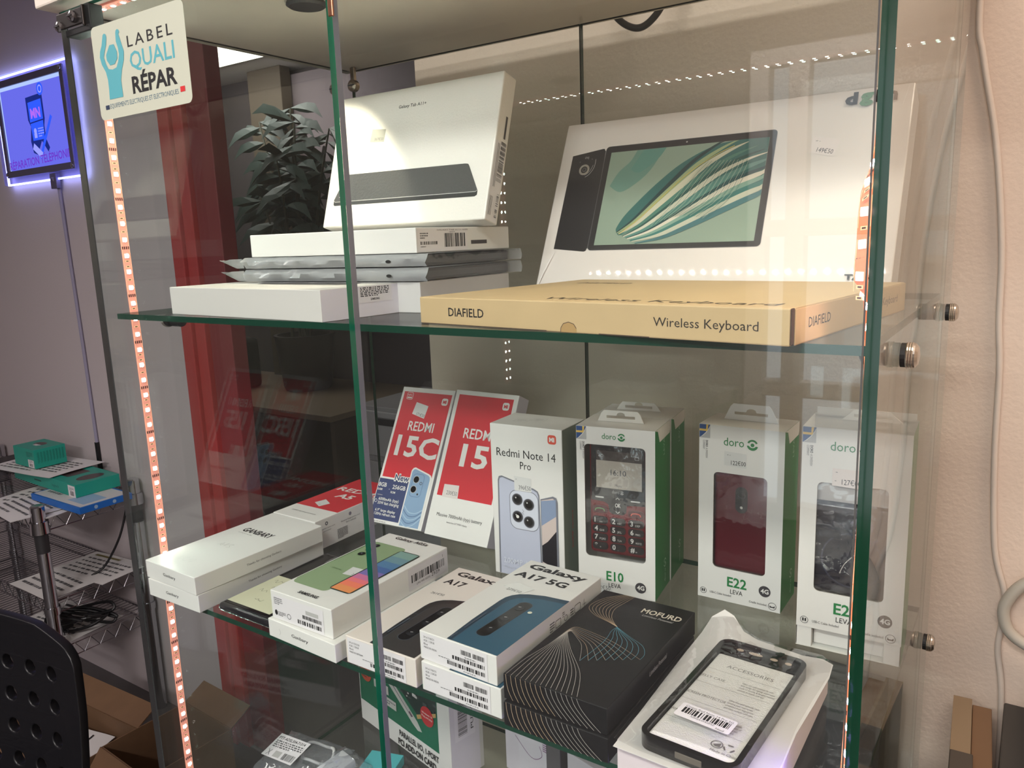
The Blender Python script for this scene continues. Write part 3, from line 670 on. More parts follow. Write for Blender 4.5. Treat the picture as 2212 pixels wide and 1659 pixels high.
# potted plant silhouetted in front of a pale panel
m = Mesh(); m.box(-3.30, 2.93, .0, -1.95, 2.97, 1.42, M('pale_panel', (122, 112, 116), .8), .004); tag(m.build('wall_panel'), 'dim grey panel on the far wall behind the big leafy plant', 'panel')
t = tag(empty('potted_plant', (-2.66, 2.60, FLZ+1.08)), 'tall leafy plant standing dark against the dim wall of the back room', 'plant')
m = Mesh(); m.lathe([(0, .13), (.02, .14), (.30, .17), (.32, .175), (.32, .155), (.29, .15), (.29, 0)], (0, 0, 0), (0, 0, 1), M('dark_pot', (50, 44, 44), .6), 24); m.build('pot', t, smooth=40)
LF = M('leaf_dark', (34, 52, 46), .5); r = random.Random(11); st = Mesh(); lf = Mesh()
for k in range(9):
    bx, by = r.uniform(-.06, .06), r.uniform(-.06, .06); tx, ty, tz = r.uniform(-.42, .40), r.uniform(-.12, .12), r.uniform(1.05, 1.80)
    P = smooth_pts([(bx, by, .28), (bx*.5+tx*.3, by+ty*.3, tz*.45), (tx*.7, ty*.7, tz*.8), (tx, ty, tz)], 6); st.tube(P, [.012-.008*i/len(P) for i in range(len(P))], M('stem_dark', (58, 62, 48), .6), 6)
    for i in range(5, len(P)):
        for sgn in (-1, 1):
            o0 = V(P[i]); a = r.uniform(0, 6.28) if i % 3 == 0 else (0 if sgn > 0 else math.pi)+r.uniform(-.6, .6); ln = r.uniform(.16, .28); d = V((math.cos(a), math.sin(a)*.4, r.uniform(-.5, .35))).normalized(); s = d.cross(V((0, 1, 0))).normalized(); n = s.cross(d)
            w = ln*.125; vs = [o0]; 
            for q, ww in ((.25, .7), (.5, 1), (.75, .7)): vs += [o0+d*ln*q+s*w*ww+n*.01, o0+d*ln*q+V((0, 0, -.05*q*q)), o0+d*ln*q-s*w*ww+n*.01]
            vs.append(o0+d*ln+V((0, 0, -.06)))
            lf.add(vs, [[0, 2, 1], [0, 3, 2], [1, 2, 5, 4], [2, 3, 6, 5], [4, 5, 8, 7], [5, 6, 9, 8], [7, 8, 10], [8, 9, 10]], LF)
st.build('stem', t); lf.build('foliage', t)

# ------------------------------------------------------------------ clutter right of the cabinet
t = tag(empty('side_table', (1.10, .30, FLZ)), 'plain dark table beside the cabinet carrying boxes and black trays', 'table')
m = Mesh(); m.box(-.29, -.14, 1.09, .6, .18, 1.115, WDK, .003); m.build('tabletop', t)
for x, y in ((-.27, -.12), (-.27, .15), (.55, -.12), (.55, .15)): a = Mesh(); a.box(x, y, 0, x+.03, y+.03, 1.09, WDK); a.build('leg', t)
tz = FLZ+1.115
m = Mesh(); KB = M('kraft_card', (124, 94, 68)); m.box(0, 0, 0, .018, .15, .268, M('torn_card', (132, 112, 88), .8)); m.box(.0185, .0, 0, .037, .15, .262, KB, .001); m.box(0, -.004, .252, .020, .04, .271, M('card_core', (70, 62, 54), .8), .001)
o = m.build('cardboard_box'); o.location = (.826, .31, tz); o.rotation_euler = (0, 0, .05); tag(o, 'narrow torn brown cardboard box against the wall at the right', 'cardboard box')
m = Mesh(); m.box(0, 0, 0, .026, .15, .275, M('grey_card', (62, 58, 54), .7), .002)
o = m.build('flat_box'); o.location = (.866, .31, tz); tag(o, 'dark grey upright box between the brown cardboard and the black trays', 'box')
for k in range(2):
    m = Mesh(); x0 = 0; BT = M('tray_plastic', (26, 25, 24), .5)
    m.box(0, 0, 0, .004, .17, .335, BT); m.box(0, 0, 0, .045, .004, .335, BT); m.box(0, .166, 0, .045, .17, .335, BT); m.box(0, 0, 0, .045, .17, .004, BT); m.box(0, 0, .331, .045, .17, .335, BT)
    for j in range(6): m.box(.004, .004, .03+j*.055, .045, .166, .034+j*.055, BT)
    for j in range(5): m.box(-.004, -.004, .05+j*.06, .012, .03, .075+j*.06, BLACK, .002)
    o = m.build('parts_tray'); o.location = (.898+k*.0465, .30, tz); o.rotation_euler = (0, 0, 0)
    tag(o, 'black ribbed plastic tray on end beside the dark grey box' if k == 0 else 'black ribbed plastic tray on end at the extreme right edge', 'tray', 'black parts trays')
# ------------------------------------------------------------------ upper shelf
# stack at the left: boxed and bagged tablets
q = (.1447, .0985, .336, .0338, 0, 0, .2285, .160, .0295)
o = carton(q, M('white_card_dim', (206, 204, 202), .45)).build('tablet_box'); pose(o, q); tag(o, 'white flat box at the bottom of the stack, below the two bagged dark slabs', 'tablet box')
def bagged(q, seed, label, tail):
    m = Mesh(); m.box(0, 0, 0, q[6], q[7], q[8], M('slab_grey', (52, 50, 52), .4), .003); o = m.build('bagged_tablet'); pose(o, q); tag(o, label, 'bagged tablet', 'bagged tablets')
    r = random.Random(seed); w, d, h = q[6:9]; m = Mesh(); nx = 26; prof = [(-.003, .0006), (-.0045, h*.5), (-.002, h+.0012)]
    rows = []
    for i in range(nx+1):
        u = -.012 + (w+.026)*i/nx; k = .0016*math.sin(i*1.3+seed)+.0012*r.uniform(-1, 1)
        rows.append([(u, -.0022+k, .0004), (u, -.0052+k*1.2, h*.35), (u, -.0052-k, h*.7), (u, -.001+k*.3, h+.0010), (u, d*.5, h+.0012), (u, d+.002, h+.001), (u, d+.004-k, h*.5), (u, d+.003, .0004)])
    vs = [p for row in rows for p in row]; c = 8
    m.add(vs, [[i*c+j, (i+1)*c+j, (i+1)*c+j+1, i*c+j+1] for i in range(nx) for j in range(c-1)], FROST)
    # closed right end, creased
    b = len(rows)-1; m.add([rows[b][j] for j in range(8)], [list(range(8))], FILM)
    if tail:
        T = [(-.012, -.002, .001), (-.012, -.004, h), (-.03, -.006, h*.8+.002), (-.032, .004, .0005), (-.045, -.004, h*.75), (-.047, .012, .002), (-.056, .0, h*.9), (-.052, .03, .004), (-.012, .06, h), (-.04, .06, h*.6), (-.058, .05, h*.7)]
        m.add(T, [[0, 1, 2, 3], [3, 2, 4, 5], [5, 4, 6, 7], [1, 8, 9, 2], [2, 9, 10, 4], [4, 10, 6]], FROST)
    o2 = m.build('plastic_bag', o, smooth=60)
    m = Mesh(); p = Print(m, (V((0, -.0075, 0)), V((1, 0, 0)), V((0, 0, 1)), V((0, -1, 0))), 0); p.circ(w*1000-30, h*480, 3.4, BLACK, 1.6); m.build('port_hole', o2)
    return o
bagged((.1435, .0965, .3662, .034, 0, 0, .230, .163, .0121), 1, 'dark slab in a milky plastic bag, lower of the two bagged ones in the stack', True)
bagged((.1430, .0960, .3802, .034, 0, 0, .231, .163, .0112), 2, 'dark slab in a milky plastic bag, upper of the two bagged ones in the stack', True)
q = (.1447, .0943, .3930, .0338, 0, 0, .2305, .1639, .0236)
m = carton(q); p = side(m, 'r'); p.rect(89.9, 6.3, 119.3, 10.2, M('dim_ink', (66, 60, 60), .5))
o = m.build('tablet_box'); pose(o, q); tag(o, 'flat white box right under the leaning white tablet box', 'tablet box')
quad_sticker('barcode_label', o, 'r', q[6:9], [(.8, .8), (83, .8), (83, 22.8), (.8, 22.8)], lambda p: (p.bars(44, 4.5, 79, 17.9, seed=3), p.fine(5.5, 12.6, 18, 19, 3, INK), p.bars(5.9, 7.4, 32, 10.4, seed=5, dens=.8), p.fine(5.9, 4.8, 19, 6.2, 1, INK), p.text('GALAXY TAB A11+ WIFI', 32, 20.4, 1.3, INKG, 84), p.fine(52, 18.4, 68, 19.6, 1, INKG)), LABEL)
# box in front with the dark serial label
q = (.0861, .0294, .336, -.0704, 0, 0, .2531, .1231, .0288)
m = carton(q, M('white_card_grey', (212, 208, 203), .42)); p = side(m, 't'); p.poly([(58, 82), (200, 100), (222, 66), (208, 56), (80, 54)], M('tablet_grey', (88, 86, 86), .4)); p.text('Galaxy Tab', 75, 28, 6, PALEG, 133)
p = side(m, 'r'); p.rect(.4, .4, 122.4, 28.4, M('white_card_violet_lit', (226, 222, 230), .42)); p.stroke([(94, 9), (98, 9), (98, 12)], .3, PALEG)  # right end coloured lighter and violet, as lit from that side
o = m.build('tablet_box'); pose(o, q); tag(o, 'white flat box at the left front of the upper shelf, print label on its end', 'tablet box')
quad_sticker('serial_label', o, 'r', q[6:9], [(44.5, 13.2), (85.3, 13.2), (85.3, 28.6), (44.5, 28.6)], lambda p: (p.fine(46, 18.6, 82, 27.6, 6, INK, 2, .6), p.text('SAMSUNG', 58.2, 15.2, 1.9, INK, 69.4, bold=.03)), LABEL)
# leaning white tablet box
q = (.1528, .193, .4236, 0, -.3012, 0, .2367, .0231, .158)
K = .2367/.150*1.0
m = carton(q, WHITEG, .0016); p = side(m, 'f')
def k(pts): return [(u*1.578, v*1.564) for u, v in pts]
p.text('Galaxy Tab A11+', 60.4*1.578, 85.9*1.564, 3.6, INK, 86*1.578, bold=.012)
tabm = M('tablet_print', (70, 70, 70), .30, bump=.22, bscale=420); tabe = M('tablet_print_edge', (44, 44, 45), .35)
p.poly(k([(8.2, 17.4), (9.4, 16.4), (139.5, 15.9), (141.3, 17), (141.3, 20.4), (8.2, 20.6)]), tabe)
p.poly(k([(8, 20.6), (16.4, 37.4), (18.5, 39.4), (20.5, 39.9), (128, 39.3), (130.5, 38.9), (131.6, 37.6), (140.9, 20.6), (139.8, 19.3), (9.6, 19.4)]), tabm)
p.stroke(k([(8.1, 20.3), (9.6, 19.3), (139.8, 19.2), (141, 20.2)]), .7, PALEG); p.stroke(k([(13, 23), (15.5, 22.2), (19.5, 22.1)]), .7, PALEG)
p = side(m, 'r')
def kr(u0, v0, u1, v1): return (u0*1.5, v0*1.564, u1*1.5, v1*1.564)
p.rect(*kr(9.0, 57.5, 11.2, 73), M('block_ink', (78, 74, 74), .5))
o = m.build('tablet_box'); pose(o, q); tag(o, 'white tablet box leaning back on top of the stack, lit by a warm spot', 'tablet box')
quad_sticker('price_sticker', o, 'f', q[6:9], [(57.9, 99), (80, 97.4), (80.6, 112), (59.3, 114)], lambda p: p.text('367€50', 64.5, 100, 3.2, INKG, 78.5, rot=-3), M('silver_sticker', (158, 158, 152), .5))
def rot_lab(p):
    for j in range(44):
        if R.random() < .7: v = 44+j*.95; p.rect(9.5, v, 18.5, v+R.choice((.35, .6)), INK)
    for j in range(24):
        if R.random() < .75: v = 5+j*1.1; p.rect(13, v, 17, v+R.choice((.4, .7)), INK)
    for u in (1.6, 3.4, 5.2): p.rect(u, 6, u+.7, 26, INKG)
    for u in (3.6, 5.6): p.rect(u, 36, u+.8, 82, INKG)
quad_sticker('barcode_label', o, 'r', q[6:9], [(.9, 1), (20, 1), (20, 85), (.9, 85)], rot_lab, LABEL)
# kraft keyboard carton
q = (.4340, .0335, .336, -.125, 0, 0, .3142, .2340, .0222)
KC = M('keyboard_kraft', (206, 178, 134), .6, noise=.15, bscale=26)
m = carton(q, KC, .0009); p = side(m, 'f')
p.text('DIAFIELD', 33.7, 7.4, 6.6, INK, 72.6, bold=.01); p.text('Wireless Keyboard', 223.9, 8.1, 5.8, M('brown_ink', (44, 38, 32), .5), 295.5)
p.poly([(147.9, .3), (162.1, .3), (161.8, 3.4), (159.6, 6.4), (155, 7.7), (150.4, 6.4), (148.2, 3.4)], M('kraft_shade', (176, 142, 92), .7)); p.stroke([(147.9, .3), (148.2, 3.4), (150.4, 6.4), (155, 7.7), (159.6, 6.4), (161.8, 3.4)], .5, M('slot_dark', (74, 58, 48), .8))
for u0, u1 in ((1, 135), (181, 221)): p.rect(u0, .3, u1, .9, MATS['slot_dark'])
p = side(m, 'r'); p.text('DIAFIELD', 25.8, 8.8, 6.0, INK, 63); p.text('Wireless Keyboard', 133.5, 9.0, 5.6, INK, 210); p.rect(8, .2, 76, .8, MATS['slot_dark'])
p = side(m, 't'); p.text('DIAFIELD', 33, 176, 12.5, M('brown_ink2', (66, 50, 34), .5), 92); p.text('Wireless Keyboard', 118, 14, 15, MATS['brown_ink2'], 300)
m.box(q[6]-.0002, .0004, .0006, q[6]+.0010, .0052, .0222, M('slot_brown', (70, 48, 40), .8), .0008)
o = m.build('keyboard_carton'); pose(o, q); tag(o, 'long kraft cardboard box with black lettering at the front of the upper shelf', 'cardboard box')
m = Mesh(); m.box(q[6]+.0003, .0050, .0002, q[6]+.0013, q[7]-.002, .0219, KC, .0008); pp = Print(m, (V((q[6]+.0013, 0, 0)), V((0, 1, 0)), V((0, 0, 1)), V((1, 0, 0))), .05); pp.text('DIAFIELD', 25.8, 8.8, 6.0, INK, 63); pp.text('Wireless Keyboard', 133.5, 9.0, 5.6, INK, 210); m.build('tuck_flap', o)
# big shrink-wrapped white tablet box
q = (.3916, .278, .336, 0, -.4279, 0, .365, .035, .2145)
WCOAT = M('shrink_wrapped_card', (224, 216, 210), .38, coat=1.0)
m = carton(q, WCOAT, .0012); p = side(m, 'f'); KB2 = M('tablet_black', (36, 35, 37), .3, coat=.6); KB3 = M('tablet_black_edge', (92, 90, 92), .3)
p.poly([(14.8, 173.5), (52, 179), (54.5, 179), (56.2, 176), (57.2, 133.7), (56.6, 60), (55.4, 56.2), (53, 55.2), (13.9, 59.2)], KB2); p.stroke([(56.4, 176), (57.3, 134), (56.8, 58)], .5, KB3)
p.ring(33.2, 155, 6.6, 4.2, CHROME); p.ring(33.2, 155, 2.6, 1.6, KB3); p.text('OVJ', 31.4, 168.6, 2.4, PALEG, 36.4); p.circ(26, 165, .8, KB3); p.circ(41, 167.5, .8, KB3)
p.stroke(smooth_pts([(46, 167), (45.5, 157), (41, 149), (36, 145.6)], 4), .5, PALEG); p.stroke(smooth_pts([(44, 160), (40.5, 152), (35, 148)], 4), .4, PALEG)
p.poly(rr(57.3, 56.6, 245.9, 180.6, 4), KB2); p.stroke(rr(57.3, 56.6, 245.9, 180.6, 4), .5, KB3, True); p.circ(152, 177, .9, PALEG)
SC = M('screen_sage', (140, 158, 142), .3, coat=.6)
S0, S1, T0, T1 = 64.4, 239.2, 62.3, 173; p.rect(S0, T0, S1, T1, SC)
c_ = lambda *a: M('screen_%d_%d_%d' % a, a, .3, coat=.6)
# soft folds of the leaf-like wallpaper
p.poly(smooth_pts([(70, 132), (84, 124), (100, 132), (116, 148), (128, 172.8)], 5)+smooth_pts([(96, 172.8), (90, 160), (78, 148), (70, 132)], 5), c_(104, 142, 130)); p.poly(smooth_pts([(92, 150), (104, 146), (122, 160), (130, 172.8)], 5)+[(104, 172.8)], c_(92, 140, 130))
lo = smooth_pts([(88, 78), (93, 72.9), (104, 80), (116, 83), (127, 79.4), (140, 88), (155.6, 96.2), (163, 92), (172, 93), (180, 90), (188.2, 88.5), (200, 93), (214, 105), (229, 118), (239, 127)], 6)
hi = smooth_pts([(239, 172.9), (205, 172.9), (180, 168), (150, 152), (125, 130), (105, 108), (94, 94), (88, 82), (88, 78)], 6)
p.poly(lo+hi, c_(46, 100, 96))
P0 = [(90.5, 75.5), (108, 88), (128, 108), (150, 130), (172, 150), (196, 164), (216, 171.5)]
def fold(off0, off1, w0, col, bend=0):
    A = []; B = []
    n = len(P0)
    for i, (u, v) in enumerate(P0):
        t = i/(n-1); a = off0+(off1-off0)*t; A.append((u+a+bend*t*t, v-a*.55)); B.append((u+a+(w0*math.sin(math.pi*min(t*.9+.06, 1)))+bend*t*t, v-a*.55-w0*.7*math.sin(math.pi*min(t*.9+.06, 1))))
    s = [(max(S0, min(S1, x)), max(T0, min(T1-.2, y))) for x, y in smooth_pts(A, 5)+smooth_pts(B, 5)[::-1]]; p.poly(s, col)
for a0, a1, w, c in ((-2, -14, 4, (22, 56, 58)), (-1, -6, 5, (150, 166, 124)), (1, 2, 6, (196, 194, 170)), (4, 12, 5, (72, 122, 108)), (6, 20, 6, (28, 78, 72)), (7, 26, 5, (206, 204, 184)),
                     (9, 36, 7, (88, 138, 128)), (11, 48, 5, (24, 70, 72)), (12, 54, 7, (214, 208, 190)), (14, 62, 6, (128, 162, 146)), (16, 70, 7, (58, 118, 112)), (18, 78, 6, (190, 192, 172)), (22, 86, 6, (66, 112, 116))): fold(a0, a1, w, c_(*c))
p.stroke(smooth_pts([(92, 74), (112, 90), (136, 116), (160, 140), (186, 158), (205, 167)], 6), .7, c_(206, 184, 90))
r = random.Random(5)
for i in range(26):
    t = i/25; x = 128+58*t; p.stroke(smooth_pts([(x, 82+8*math.sin(t*3)+4*t), (x+18+6*t, 106+4*t), (x+34, 132+2*t), (x+50-12*t, 152-2*t)], 4), .35, c_(*((170, 186, 166), (60, 112, 104))[i % 2]))
p.text('d', 306, 198.2, 11.4, INK, 317.2, bold=.05); p.text('g', 319, 199.6, 12.2, M('sage_ink', (92, 134, 100), .5), 331, bold=.05); p.text('h', 333, 198.2, 11.4, INK, 341.5, bold=.05); p.text('n', 343.5, 198.2, 12.0, INK, 351.5, bold=.05)
p.text('TAB30', 326, 21.8, 4.8, INK, 358, bold=.04)
# seams of the film: fine bright creases at the corners and a welded line
CR = M('film_crease', (246, 240, 236), .15, coat=1)
for i in range(6): p.stroke([(1.5+i*.4, 4+i*2.2), (6+i*2.2, 26+i*6+R.uniform(-4, 4))], .35, CR)
for i in range(6): p.stroke([(363.5-i*.4, 4+i*2.2), (359-i*2.2, 26+i*6+R.uniform(-4, 4))], .35, CR)
for i in range(60): u = 100+i*4+R.uniform(-1, 1); p.circ(u, 3.5+R.uniform(0, 1.6), .45, CR, n=6)
p.stroke([(361, 210), (357, 190)], .4, CR)
p = side(m, 'r'); p.stroke([(4, 4), (30, 30)], .3, CR)
o = m.build('tablet_box'); pose(o, q); tag(o, 'large white film-wrapped tablet box leaning on the back glass, green screen pictured', 'tablet box')
quad_sticker('price_sticker', o, 'f', q[6:9], [(278.2, 151.9), (302.2, 145.9), (306.1, 163.1), (282, 168.9)], lambda p: (p.text('149€50', 285.5, 152.3, 4.6, INK, 301, rot=-13.5), p.rect(284, 163.6, 286, 164.1, INKG), p.rect(287.5, 162.8, 288.3, 163.3, INKG)), M('price_paper_pink', (224, 214, 210), .4))

# ------------------------------------------------------------------ lower shelf, left: accessory boxes and phone boxes
def accessory_box(q, label, top=None, moon=False, front=True, right=True, n='Ganbary'):
    m = carton(q); w, d, h = [a*1000 for a in q[6:9]]
    if front: p = side(m, 'f'); p.text(n, w*.36, h*.45, 3.4, INK, w*.61, bold=.01)
    if moon:
        p.stroke([(w*.165+2.2*math.cos(a), h*.45+3.2*math.sin(a)) for a in (-1.2, -.6, 0, .6, 1.2)], .5, PALEG)
    if right: p = side(m, 'r'); p.text('Thanks for choosing Ganbary', 67, h*.45, 2.5, INKG, 117)
    p = side(m, 't')
    if top: top(p)
    o = m.build('accessory_box'); pose(o, q); return tag(o, label, 'accessory box', 'small white accessory boxes')
def topA(p):
    p.text('GANBARY', 19, 118.6, 10.5, INK, 74, bold=.03); p.fine(20, 112, 66, 115, 1, PALEG, 3)
    p.stroke(smooth_pts([(33, 73), (37, 82), (40, 73.5), (36, 77), (43, 77.5), (45, 83), (45, 74), (50, 82), (55, 82), (51, 79), (55, 75), (50, 73)], 4), .5, PALEG)
    p.stroke(smooth_pts([(26, 22), (30, 32), (32, 22), (36, 30), (42, 31), (38, 25), (44, 22), (48, 31), (50, 24), (56, 28), (52, 33), (53, 22)], 4), .4, M('faint_ink', (206, 202, 200), .6))
accessory_box((.0165, .0030, .0271, -.0251, 0, 0, .0985, .1824, .0211), 'small white box at the far left of the lower shelf, on top of its twin', topA)
accessory_box((.0209, .001, .006, .0115, 0, 0, .0946, .1855, .0209), 'small white box at the far left of the lower shelf, beneath its twin')
q = (.0150, .1905, .006, 0, 0, 0, .083, .165, .0405)
m = carton(q); p = side(m, 't'); kx = 83/89.8; p.rect(.8, 40.5, 82.4, 164.5, RED); p.text('REDMI', 6*kx, 112, 13.5, WHITE, 82, bold=.02); p.text('A5', 27, 87, 14.5, WHITE, 58, bold=.03); p.text('32MP AI dual camera', 14, 19.5, 3, INKG, 62)
p = side(m, 'r'); p.ring(19.4, 32.6, 2.6, 1.2, INKG); p.circ(62.8, 32.7, 2.6, M('violet_grey', (140, 134, 146), .5)); p.text('Powerful octa-core', 5.8, 25.5, 2, INKG, 34); p.text('processor', 13, 22, 2, INKG, 27); p.text('Secure fingerprint and', 45, 25.6, 2, INKG, 81); p.text('face unlock', 54, 22, 2, INKG, 73); p.fine(37.5, 4, 56.3, 18, 9, INKG, 8, .6)
o = m.build('phone_box'); pose(o, q); tag(o, 'red and white phone box lying flat behind the two white boxes at the left', 'phone box')
quad_sticker('price_sticker', o, 't', q[6:9], [(21.6, 55.5), (40.3, 46), (45.5, 62.1), (26.2, 72.2)], lambda p: p.fine(32, 51, 40, 55, 1, PALEG))
# dark phone with a handwritten note
t = Mesh(); t.box(.129, .016, .0062, .2195, .178, .0162, M('phone_dark', (24, 24, 28), .25, coat=.4), .004, 3); t.box(.134, .022, .0162, .2145, .172, .0166, GLOSSK); o = t.build('mobile_phone', smooth=50)
tag(o, 'black phone lying between the white boxes with a handwritten note on it', 'mobile phone')
for y in (.05, .07): a = Mesh(); a.box(.2193, y, .0095, .2201, y+.014, .0125, BLACK, .0003); a.build('side_button', o)
m = Mesh(); NT = M('note_paper', (206, 204, 176), .8); fr = (V((.1335, .026, .0168)), V((1, 0, 0)), V((0, 1, 0)), V((0, 0, 1))); m.box(.1335, .026, .0167, .205, .098, .0169, NT)
p = Print(m, (V((.1335, .026, .0169)), V((1, 0, 0)), V((0, 1, 0)), V((0, 0, 1))), .05)
for j, (u, v, n) in enumerate(((8, 56, 5), (20, 44, 8), (12, 32, 4), (32, 32, 3), (26, 14, 4))):
    P = [(u+i*3.2*.5, v+R.uniform(0, 7)) for i in range(n*2+1)]; p.stroke(smooth_pts(P, 4), .5, M('pencil', (120, 116, 104), .7))
o = m.build('paper_note'); tag(o, 'yellowish handwritten paper note lying on the black phone', 'note')
# box with the green phone
q = (.2284, .0123, .0258, -.0092, 0, 0, .0903, .1781, .031)
m = carton(q); p = side(m, 't'); GP = M('phone_green_print', (140, 162, 124), .4); GPD = M('phone_green_dark', (92, 122, 78), .4)
p.poly(rr(3.0, 25, 55, 150, 7), GP); p.poly([(3, 32), (3, 60), (4.5, 142), (3.2, 144), (2, 140), (2, 34)], GPD)
for u, v in ((19.2, 146-3), (20.2, 131), (21, 117.5)): p.ring(u-4, v-3, 5.3, 4.4, GPD); p.circ(u-4, v-3, 4.4, GLOSSK); p.circ(u-5, v-2, 1.2, M('lens_glint', (90, 100, 110), .2))
p.circ(27, 121, 1.3, M('flash_cream', (220, 220, 200), .4)); p.text('SAMSUNG', 17, 78, 2.0, GPD, 30, rot=90) if 0 else None
p.text('SAMSUNG', 15, 70, 2.4, GPD, 30)
p.poly(rr(51, 32.5, 81.5, 143, 5), M('phone_front_edge', (40, 52, 40), .3))
for v0, v1, c in ((34.5, 46, (236, 150, 92)), (46, 56, (244, 128, 100)), (56, 64, (236, 120, 130)), (64, 74, (206, 118, 160)), (74, 86, (126, 112, 178)), (86, 98, (72, 104, 162)), (98, 112, (86, 128, 168)), (112, 126, (110, 148, 160)), (126, 141, (128, 164, 156))): p.rect(52.8, v0, 79.8, v1+.1, M('a05_%d_%d_%d' % c, c, .3))
p.text('SAMSUNG', 31.6, 8.6, 4.6, INK, 59.4, bold=.03); p.text('Galaxy A05s', 19.1, 166.6, 6.2, INK, 68.2, bold=.012)
p = side(m, 'f'); p.l = .2
p = side(m, 'r')
o = m.build('phone_box'); pose(o, q); tag(o, 'white phone box with a green phone pictured on top', 'phone box')
quad_sticker('barcode_label', o, 'f', q[6:9], [(4, 1.2), (78.5, 1.2), (78.5, 27), (4, 27)], lambda p: (p.fine(5.2, 16.6, 18, 24.6, 4, INKG, 1, .6), p.circ(7.4, 7.8, 2.2, INK, 3), p.ring(27, 7.6, 3, 2.3, INKG), p.fine(10.6, 5, 22, 10, 3, INK, 4), p.bars(48, 11.2, 75.5, 15.2, seed=7, dens=1.2), p.bars(40, 4.2, 75, 8.6, seed=8, dens=.9), p.rect(53, 16.8, 71.5, 21, PALEG)), LABEL)
quad_sticker('barcode_label', o, 'r', q[6:9], [(110, 4), (177, 4), (177, 29), (110, 29)], lambda p: (p.bars(115, 12, 171, 21, seed=9, dens=1.25), p.text('LPN WE 35592', 123, 7.4, 2.3, INK, 146), p.text('2939', 148, 7.4, 4.0, INK, 162), p.text('1', 168, 23, 3.2, INK)), M('white_film_label', (214, 210, 214), .35))
quad_sticker('price_sticker', o, 't', q[6:9], [(37.9, 64.5), (64.3, 67.5), (62, 84.5), (35.2, 83.3)], lambda p: p.text('219€00', 48, 67.5, 4, INKG, 63, rot=6))
accessory_box((.2245, .0092, .006, -.0412, 0, 0, .1026, .160, .0195), 'small white box beneath the green phone box, a thumb notch on its end', None, True, right=False)
# dark phone box
def samsung_front(o, dims, lines, seed):
    quad_sticker('barcode_label', o, 'f', dims, [(2.6, 1), (76.5, 1), (76.5, dims[2]*1000-1.2), (2.6, dims[2]*1000-1.2)],
        lambda p: ([p.text(s, 5, 21.6-i*3.2, 1.9, INK, 5+len(s)*1.15) for i, s in enumerate(lines)], p.bars(47.8, 18.2, 59, 22.6, seed=seed), p.bars(61, 18.2, 73.6, 22.6, seed=seed+1), p.bars(38, 11.2, 73.5, 14.8, seed=seed+2, dens=1.2), p.fine(52, 15.6, 72, 17, 1, INKG, 4), p.bars(32, 4.6, 73.5, 8.4, seed=seed+3, dens=1.3), p.fine(22, 8.8, 44, 10, 1, INKG, 5), p.fine(50, 2.2, 73, 3.4, 1, INKG, 6)), LABEL)
q = (.334, .0129, .006, -.0016, 0, 0, .0885, .179, .0283)
m = carton(q, M('cream_card', (226, 216, 208), .42)); p = side(m, 't'); p.text('Galaxy', 9.6, 160.5, 10, INK, 70, bold=.03); p.text('A17', 8.9, 138.5, 10.5, INK, 36, bold=.03); p.text('261€50', 13.8, 111, 4.2, INKG, 30.6, rot=3)
def pphone(p, body, rim, cam_, bw=2.0):
    out = [(86.2, 1.2), (31.5, 1.2), (29, 40), (28.2, 84), (29, 92), (32, 99), (37, 104.5), (45, 109), (60, 114), (86.2, 117)]
    p.poly(out, rim); inn = [(86.2, 1.2), (36.5, 1.2), (35, 40), (34.6, 82), (36, 90), (40, 97), (47, 101.5), (60, 106.5), (86.2, 110)]; p.poly(inn, body)
    p.stroke([(34.7, 82), (35, 40), (36.5, 1.2)], .5, M('rim_line', (70, 82, 96), .3)); p.stroke([(86.2, 117), (60, 114), (45, 109), (37, 104.5), (32, 99), (29, 92), (28.2, 84), (29, 40), (31.5, 1.2)], .6, MATS['rim_line'])
    cap = [(54.8+6.8*math.cos(a), 87+6.4*math.sin(a)) for a in [i*math.pi/10 for i in range(11)]] + [(52.6+6.4*math.cos(a), 27.5+6.2*math.sin(a)) for a in [math.pi+i*math.pi/10 for i in range(11)]]
    cx = sum(a for a, b in cap)/len(cap); cy = sum(b for a, b in cap)/len(cap)
    p.poly([(cx+(a-cx)*1.14, cy+(b-cy)*1.035) for a, b in cap], MATS['rim_line']); p.poly([(cx+(a-cx)*1.08, cy+(b-cy)*1.02) for a, b in cap], cam_); p.poly(cap, GLOSSK)
    for v in (34, 57, 80): p.circ(53.7, v, 4.3, M('lens_dark', (34, 36, 40), .15)); p.stroke([(51.5, v+2), (54, v+3)], .7, PALEG)
    p.circ(67, 78, 2.2, M('flash_cream', (220, 220, 200), .4)); p.poly(rr(31.8, 24, 33.4, 57, .8), MATS['rim_line']); p.poly(rr(32.2, 4, 33.8, 14, .8), MATS['rim_line']); p.stroke([(29, 66), (34.6, 67)], .6, MATS['rim_line'])
pphone(p, M('phone_black_print', (52, 50, 50), .35), M('phone_black_rim', (36, 35, 36), .35), M('cam_black', (24, 24, 26), .25))
o = m.build('phone_box'); pose(o, q); tag(o, 'white phone box with a black phone pictured, half under the blue phone box', 'phone box')
samsung_front(o, q[6:9], ['SM-A175F/DSB', '4GB | 128GB', 'Black', 'MADE IN VIETNAM'], 20)
